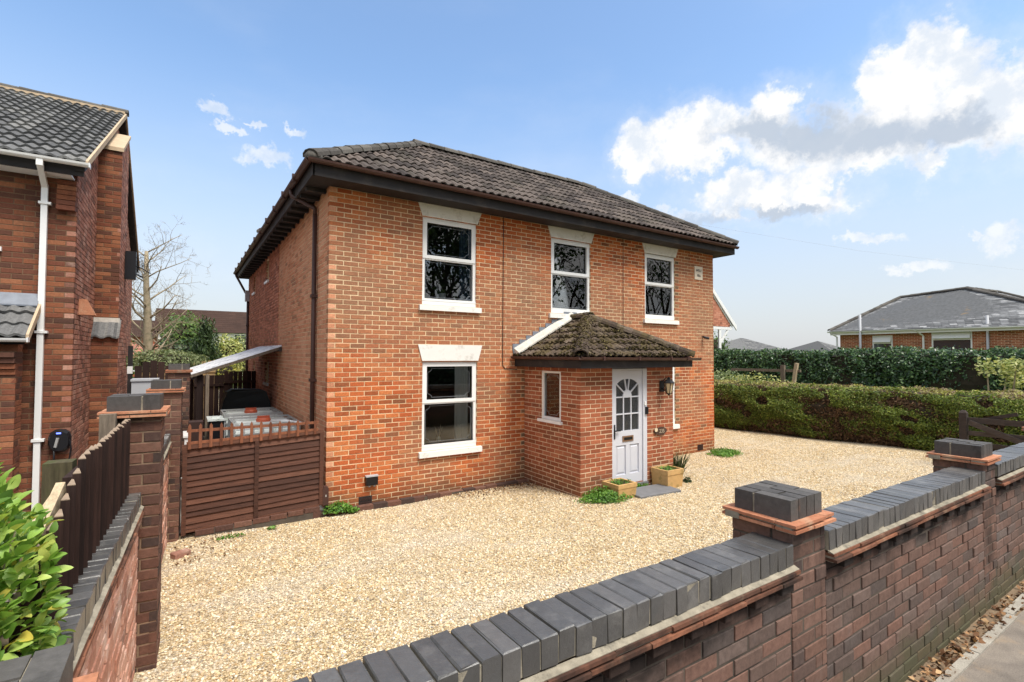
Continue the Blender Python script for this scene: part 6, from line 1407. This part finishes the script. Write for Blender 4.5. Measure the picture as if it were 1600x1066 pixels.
# gable beyond the right-hand end of the house
ge = thing('gabled_house', 'tile hung gable with white bargeboard and bracket behind the main house on the right', 'house', (20, 16.5, 0))
gyy = 16.0; apx = 21.4; E_ = V(24.75, gyy, 3.95); slope_ = (5.687-3.997)/(24.689-22.881); zap = 3.95 + (E_.x-apx)*slope_
m = MB(); m.face([(apx, gyy-.1, zap), (E_.x, gyy-.1, 3.95), (E_.x, 24, 3.95), (apx, 24, zap)]); m.face([(apx, gyy-.1, zap), (2*apx-E_.x, gyy-.1, 3.95), (2*apx-E_.x, 24, 3.95), (apx, 24, zap)]); part('roof', m, 'far_tile', ge)
m = MB(); m.extrude([(apx, gyy-.12, zap-.25), (E_.x, gyy-.12, 3.70), (E_.x, gyy-.12, 3.95), (apx, gyy-.12, zap)], (0, .05, 0)); m.extrude([(apx, gyy-.06, zap-.32), (E_.x-.3, gyy-.06, 3.86), (E_.x-.25, gyy-.06, 3.9), (apx, gyy-.06, zap-.1)], (0, .05, 0)); part('bargeboard', m, 'white_paint', ge)
m = MB(); m.extrude([(apx-3, gyy, 3.85), (E_.x-.4, gyy, 3.85), (apx, gyy, zap-.2), (apx-1, gyy, zap-1)], (0, .2, 0)); gt = part('tile_hanging', m, 'far_tile', ge)
m = MB(); z = 3.88
while z < 6.2:
    xe = apx + (zap-.3-z)/slope_; x = apx-2.5
    while x < min(xe, 24.4)-.15: m.box(x, gyy-.02-.01, z, x+.16, gyy-.001, z+.10); x += .168
    z += .105
part('hung_tiles', m, 'rear_brick', gt, kind='stuff')
part('beam', MB().box(apx-3, gyy-.05, 3.72, E_.x-.35, gyy+.05, 3.86), 'white_paint', ge)
part('bracket', MB().box(23.32, gyy-.04, 2.65, 23.5, gyy+.04, 3.72).bar((23.5, gyy, 3.05), (24.1, gyy, 3.7), .07, .09), 'white_paint', ge)
sg_ = Sink(0); fgw = Fr((20.5, gyy+.5), (1, 0)); m = MB(); m.fbox(fgw, 0, 2.95, -.2, -.004, 0, 3.72); gw = part('wall', m, 'street_mortar', ge); bricks(sg_, gw, fgw, 0, 2.95, 1.2, 3.7, 'street_brick'); sg_.flush('brickwork')
# ================================================================== THINGS ON AND IN THE HOUSE
ln = thing('wall_lantern', 'black wall lantern with frosted glass beside the front door', 'lantern', (7.28, 6.1, 1.75))
lx_, ly_, lz_ = 7.30, PY-.17, 1.80
part('wall_plate', MB().fbox(FP, 7.30-PX0-.055, 7.30-PX0+.055, .002, .02, 1.68, 1.88), 'black_iron', ln)
part('arm', MB().tube([(lx_, PY-.02, 1.74), (lx_, PY-.10, 1.70), (lx_, PY-.17, 1.72), (lx_, PY-.17, 1.735)], .012, 6).tube([(lx_, PY-.02, 1.86), (lx_, PY-.10, 1.93), (lx_, ly_, 1.93)], .010, 6), 'black_iron', ln)
part('hood', MB().lathe((lx_, ly_, 1.84), [(.095, 0), (.10, .012), (.06, .06), (.025, .075), (.028, .10), (.005, .115)], 6), 'black_iron', ln)
part('glass', MB().lathe((lx_, ly_, 1.665), [(.045, 0), (.078, .174)], 6), 'lantern_glass', ln)
m = MB()
for k in range(6):
    a = 2*pi*k/6; m.bar((lx_+.047*cos(a), ly_+.047*sin(a), 1.66), (lx_+.082*cos(a), ly_+.082*sin(a), 1.842), .010, .010, up=(0, 1, 0))
m.lathe((lx_, ly_, 1.62), [(.006, 0), (.03, .025), (.05, .045)], 6); part('cage', m, 'black_iron', ln)
sg = thing('number_sign', 'bark edged wood slice house number sign right of the front door', 'sign', (7.25, PY-.03, .95)); cxs, czs = 7.25-PX0, .975
ol = [(.165*cos(t)*(1+.05*sin(3*t)), .072*sin(t)*(1+.06*cos(5*t))) for t in np.linspace(0, 2*pi, 25)[:-1]]
part('slice', MB().extrude([FP.p(cxs+x, .004, czs+z) for x, z in ol], FP.n*.022), 'bark_slice', sg)
part('pale_end', MB().extrude([FP.p(cxs-.125+.04*cos(t), .028, czs+.03+.035*sin(t)) for t in np.linspace(0, 2*pi, 13)[:-1]], FP.n*.006), 'pale_slice', sg)
text('235', .095, FP, cxs+.03, .0275, czs-.002, 'letter_pale', sg, 'number', .002)
def curtain(name, label, x0, x1, y, z0, z1, mat):
    m = MB(); n = 18; am = .022
    for i in range(n+1):
        x = x0+(x1-x0)*i/n; yy = y + am*sin(i*1.9)
        m.v += [(x, yy, z0), (x, yy, z1)]
    for i in range(n): m.f.append((2*i, 2*i+2, 2*i+3, 2*i+1))
    return solo(name, m, mat, label, 'curtain', 'curtains behind the house windows')
curtain('curtain', 'blue curtain at the right of the upper left window', 4.05, 4.30, HY+.12, 3.2, 4.65, 'blue_curtain')
curtain('curtain', 'white curtain at the right of the ground floor window left of the porch', 3.98, 4.24, HY+.12, .80, 2.3, 'curtain')
curtain('curtain', 'white curtain at the right of the window above the porch', 6.74, 7.0, HY+.12, 3.2, 4.65, 'curtain')
curtain('curtain', 'pale curtain at the left of the upper right window', 8.68, 8.80, HY+.12, 3.2, 4.65, 'curtain')
curtain('curtain', 'pale curtain at the right of the upper right window', 9.50, 9.64, HY+.12, 3.2, 4.65, 'curtain')
curtain('curtain', 'thin pale blind at the left of the small porch side window', PX0+.12, PX0+.14, HY-.62, 1.2, 2.0, 'curtain')
t = thing('pot_plant', 'small leafy plant in a white pot on the upper left window ledge', 'pot plant', (3.75, HY+.18, 3.2)); part('pot', MB().lathe((3.75, HY+.17, 3.285), [(.05, 0), (.07, .10), (.072, .11)], 12), 'white_paint', t)
p, d = blob_pts(160, (3.70, HY+.17, 3.45), (.17, .08, .08), .6, 3); leaf_mesh('leaves', p, d+[0, -.3, .5], .045, 'mid_leaf', t, .5, .7)
t = thing('reed_diffuser', 'pale reed sticks in a small jar behind the ground floor window', 'reed diffuser', (3.70, HY+.18, .86)); part('jar', MB().lathe((3.70, HY+.16, .86), [(.035, 0), (.035, .06), (.015, .08)], 10), 'tank_plastic', t)
m = MB(); [m.tube([(3.70, HY+.16, .90), (3.70+x, HY+.16, 1.06+z)], .004, 4) for x, z in ((-.08, .06), (-.06, .04), (.04, .08), (.07, .04), (.02, .0))]; part('reeds', m, 'pale_slice', t)
part('window_board', MB().box(3.3, HY+.02, .80, 4.4, HY+.28, .845), 'white_paint', house)
part('window_board', MB().box(3.3, HY+.02, 3.24, 4.4, HY+.28, 3.28), 'white_paint', house)

# ================================================================== BEHIND THE HOUSES ON THE LEFT
def bare_tree(x, y, h, r, seed, label, mat='bark', n0=13, levels=3, spread=.72, gr=None, z=0, start=.2, up=.22, lf=1.0, rf=.55, wob=.13):
    t = thing('bare_tree', label, 'tree', (x, y, z), gr); m = MB(); branch_tree(m, (x, y, z), h, r, levels, seed, spread, up, .72, n0, start, 0, lf, rf, wob); part('trunk', m, mat, t, smooth=True, kind=None, fix=False); return t
bare_tree(-.93, 22.0, 6.0, .21, 11, 'bare pollarded tree with twisting branches between the two houses', n0=24, levels=4, spread=.70, start=.30, up=.20, lf=.54, rf=.30, wob=.025)
def bush(name, label, c, r, n, size, mat, seed, shell=.5, core=True, trunk=None, aspect=.5, amp=.25, gr=None, jit=.8):
    t = thing(name, label, 'tree' if trunk else 'shrub', (c[0], c[1], 0), gr); p, d = blob_pts(n, c, r, shell, seed, amp); leaf_mesh('leaves', p, d + np.array([0, 0, .5]), size, mat, t, aspect, jit)
    if core:
        m = MB(); m.lathe((c[0], c[1], c[2]-r[2]*.7), [(r[0]*.3, 0), (r[0]*.6, r[2]*.4), (r[0]*.62, r[2]*.9), (r[0]*.3, r[2]*1.35)], 10, 1, r[1]/r[0]); part('branches', m, 'hedge_core', t)
    m = MB(); m.tube([(c[0], c[1], 0), (c[0]+.05, c[1], max(.2, c[2]-r[2]*.4))], [trunk or .06, (trunk or .06)*.7], 6); part('trunk', m, 'dark_bark', t); return t
bush('evergreen_tree', 'broad evergreen tree with pale new leaves right of the bare tree', (.15, 30, 2.75), (1.15, 1.1, 1.65), 4200, .17, 'mid_leaf', 2, trunk=.14)
bush('laurel_bush', 'dark glossy bush low in front of the broad evergreen tree', (-.2, 27, 1.9), (1.3, 1.0, 1.35), 3400, .16, 'dark_leaf', 4)
bush('loose_shrub', 'light green loose shrub between the conifer and the far brown roofed house', (2.05, 31, 2.1), (.85, .9, 1.3), 3000, .17, 'pale_leaf', 6)
t = thing('conifer', 'narrow dark weeping conifer standing in front of the loose light shrub', 'tree', (1.2, 26, 0)); p, d = blob_pts(5000, (.85, 26, 1.9), (.52, .5, 1.95), .5, 8, .2); d = d*.6 + np.array([0, 0, -.2]); leaf_mesh('leaves', p, d, .22, 'dark_leaf', t, .22, .5, hang=(0, 0, -1.6)); part('trunk', MB().tube([(.85, 26, 0), (.85, 26, 3.4)], [.12, .03], 6), 'dark_bark', t)
bush('topiary_bush', 'flat topped clipped grey-green bush behind the arched gate', (-.35, 17.0, 2.12), (1.0, .8, .34), 3000, .08, 'grey_leaf', 9, .4, amp=.1)
bush('shrub', 'twiggy brownish bush under the far house window', (3.3, 33, 2.2), (1.5, 1.2, 1.3), 2000, .15, 'grey_leaf', 12)
bush('forsythia', 'yellow flowering bush glimpsed under the awning', (1.35, 22, 1.55), (.6, .5, .65), 800, .11, 'yellow_leaf', 13)
bush('shrub', 'green shrub at the left behind the bare tree trunk', (-2.6, 27, 2.0), (1.2, 1.0, 1.5), 1800, .16, 'mid_leaf', 14)
def far_house(name, label, x0, x1, y0, y1, eave, ridge_, wallm, roofm, axis='x', wins=(), hip=False, cat='house', wt=.7, wg=.42):
    t = thing(name, label, cat, ((x0+x1)/2, (y0+y1)/2, 0)); w = part('wall', MB().box(x0, y0, 0, x1, y1, eave), wallm, t); o = .35; m = MB()
    xa, xb, ya, yb = x0-o, x1+o, y0-o, y1+o
    if hip:
        k = (yb-ya)/2; A, B, C, D = V(xa, ya, eave), V(xb, ya, eave), V(xb, yb, eave), V(xa, yb, eave); P, Q = V(min(xa+k, (xa+xb)/2), (ya+yb)/2, ridge_), V(max(xb-k, (xa+xb)/2), (ya+yb)/2, ridge_); fs = [(A, B, Q, P), (B, C, Q), (C, D, P, Q), (D, A, P)]
    elif axis == 'x': A, B, C, D = V(xa, ya, eave), V(xb, ya, eave), V(xb, yb, eave), V(xa, yb, eave); P, Q = V(xa, (ya+yb)/2, ridge_), V(xb, (ya+yb)/2, ridge_); fs = [(A, B, Q, P), (C, D, P, Q), (D, A, P), (B, C, Q)]
    else: A, B, C, D = V(xa, ya, eave), V(xb, ya, eave), V(xb, yb, eave), V(xa, yb, eave); P, Q = V((xa+xb)/2, ya, ridge_), V((xa+xb)/2, yb, ridge_); fs = [(A, D, Q, P), (B, C, Q, P), (A, B, P), (C, D, Q)]
    for f in fs: m.face(f)
    r = part('roof', m, roofm, t)
    f = fs[0]
    if len(f) == 4: slates(f[0], f[1], f[2], f[3], wt, wg, r, roofm)
    for a, b, c, d in wins:
        q = MB(); q.box(a, y0-.08, c, b, y0-.02, d); wo = part('window', q, 'white_paint', t); nn = 2 if b-a > 1 else 1
        for i in range(nn): part('pane', MB().box(a+.08+(b-a-.08)/nn*i, y0-.09, c+.1, a+(b-a-.08)/nn*(i+1), y0-.081, d-.1), 'dark_pane', wo)
    return t
far_house('house', 'far house with a long brown tiled roof and white window beyond the garden shrubs', -2.0, 14, 61, 68, 4.6, 7.15, 'white_render', 'far_tile', wins=[(4.6, 6.9, 3.2, 4.5), (7.6, 8.6, 3.2, 4.5)])
far_house('house', 'small orange roofed house far away left of the bare tree trunk', -4.6, -1.9, 56, 62, 2.0, 3.3, 'porch_brick', 'red_tile', wins=[(-3.9, -3.2, .8, 1.8)])
far_house('house', 'distant grey tiled roof behind the bare tree on the left', -9, -2.8, 75, 82, 4.4, 6.6, 'porch_brick', 'far_tile')
far_house('house', 'distant hipped grey roof left of the bungalow', 69, 80, 42, 52, 3.0, 5.2, 'porch_brick', 'grey_tile', hip=True)
far_house('house', 'second distant grey roof tucked against the bungalow gutter', 84, 92, 38, 46, 3.0, 4.9, 'porch_brick', 'grey_tile', hip=True)
far_house('house', 'far pinkish tiled gable roof over the laurel hedge', 86, 104, 84, 92, 3.2, 6.0, 'porch_brick', 'red_tile')
t = far_house('house', 'far red roof with a chimney near the right end of the main house', 84, 94, 100, 108, 3.2, 5.4, 'porch_brick', 'red_tile'); part('chimney', MB().box(88, 103, 5, 90, 105, 6.4), 'porch_brick', t); part('chimney_pot', MB().box(88.7, 103.5, 6.4, 89.3, 104.2, 7.4), 'terracotta', t)
bush('tree', 'small light green tree just right of the main house beyond the gable', (26.5, 18.5, 2.6), (1.0, 1.0, 1.1), 900, .17, 'mid_leaf', 21, trunk=.08)
bush('tree', 'faint rounded tree on the skyline between far roofs', (88, 74, 3.0), (4, 3, 2.3), 900, .5, 'grey_leaf', 22, trunk=.3)
# far wooded skyline all round
m = MB()
def skyline(n, r0, r1, a0, a1, hmin, hmax, mat):
    a = RNG.uniform(radians(a0), radians(a1), n); r = RNG.uniform(r0, r1, n); h = hmin+(hmax-hmin)*(.5+.5*vnoise(np.stack([np.sin(a)*40, np.cos(a)*40, a*0], 1), 1.1, 3)).clip(0, 1); z = h*RNG.random(n)**.7
    leaf_mesh('far_woods', np.stack([np.sin(a)*r, np.cos(a)*r, z], 1), np.stack([-np.sin(a), -np.cos(a), a*0+.5], 1), 2.4, mat, None, .7, .6)
skyline(7000, 260, 330, -75, 105, 1.5, 5.5, 'mid_leaf')
# overhead line far right
solo('telephone_line', MB().tube([(16, 14.5, 8.2), (30, 12.0, 7.9), (60, 10, 9.2)], .0035, 4), 'grey_cabinet', 'thin telephone line crossing the sky at the right edge', 'cable')

# ================================================================== ACROSS THE ROAD: what the windows reflect
def hedge_far():
    t = thing('roadside_hedge', 'dark hedge across the road mirrored in the lower windows', 'hedge', (5, -12, .2)); m = MB(); m.box(-40, -13.0, .2, 50, -11.4, 2.0); part('branches', m, 'hedge_core', t)
    n = 9000; x = RNG.uniform(-40, 50, n); z = RNG.uniform(.2, 2.4, n); leaf_mesh('leaves', np.stack([x, -11.3+RNG.normal(0, .12, n), z], 1), np.tile([0, 1.0, .4], (n, 1)), .3, 'dark_leaf', t, .5, .7)
hedge_far()
for i, (x, h, lab) in enumerate(((8.5, 12, 'nearest to the porch end of the road'), (14, 13.5, 'mirrored in the upper left window'), (19.5, 12.5, 'between the two reflected trunks'), (25, 14, 'mirrored in the window above the porch'), (31, 13, 'standing further along the road'), (37, 14, 'mirrored in the upper right window'), (44, 12.5, 'farthest along the road'))):
    t = thing('roadside_tree', 'tall dark tree across the road, ' + lab, 'tree', (x, -15, .2), 'trees across the road'); m = MB()
    tips = branch_tree(m, (x, -15-1.5*(i % 3), .2), h*.8, .34, 3, 50+i, .55, .35, .7, 12, .22); part('trunk', m, 'dark_bark', t, smooth=True, fix=False)
    nn = (5200, 5200, 2600, 1500, 1100, 800, 900)[i]; tp = np.array([tuple(q) for q in tips]); tp = tp[RNG.integers(0, len(tp), nn)] + RNG.normal(0, .55, (nn, 3)); leaf_mesh('crown', tp, np.tile([0, .6, .6], (len(tp), 1)), .36, 'dark_leaf', t, .6, .9)
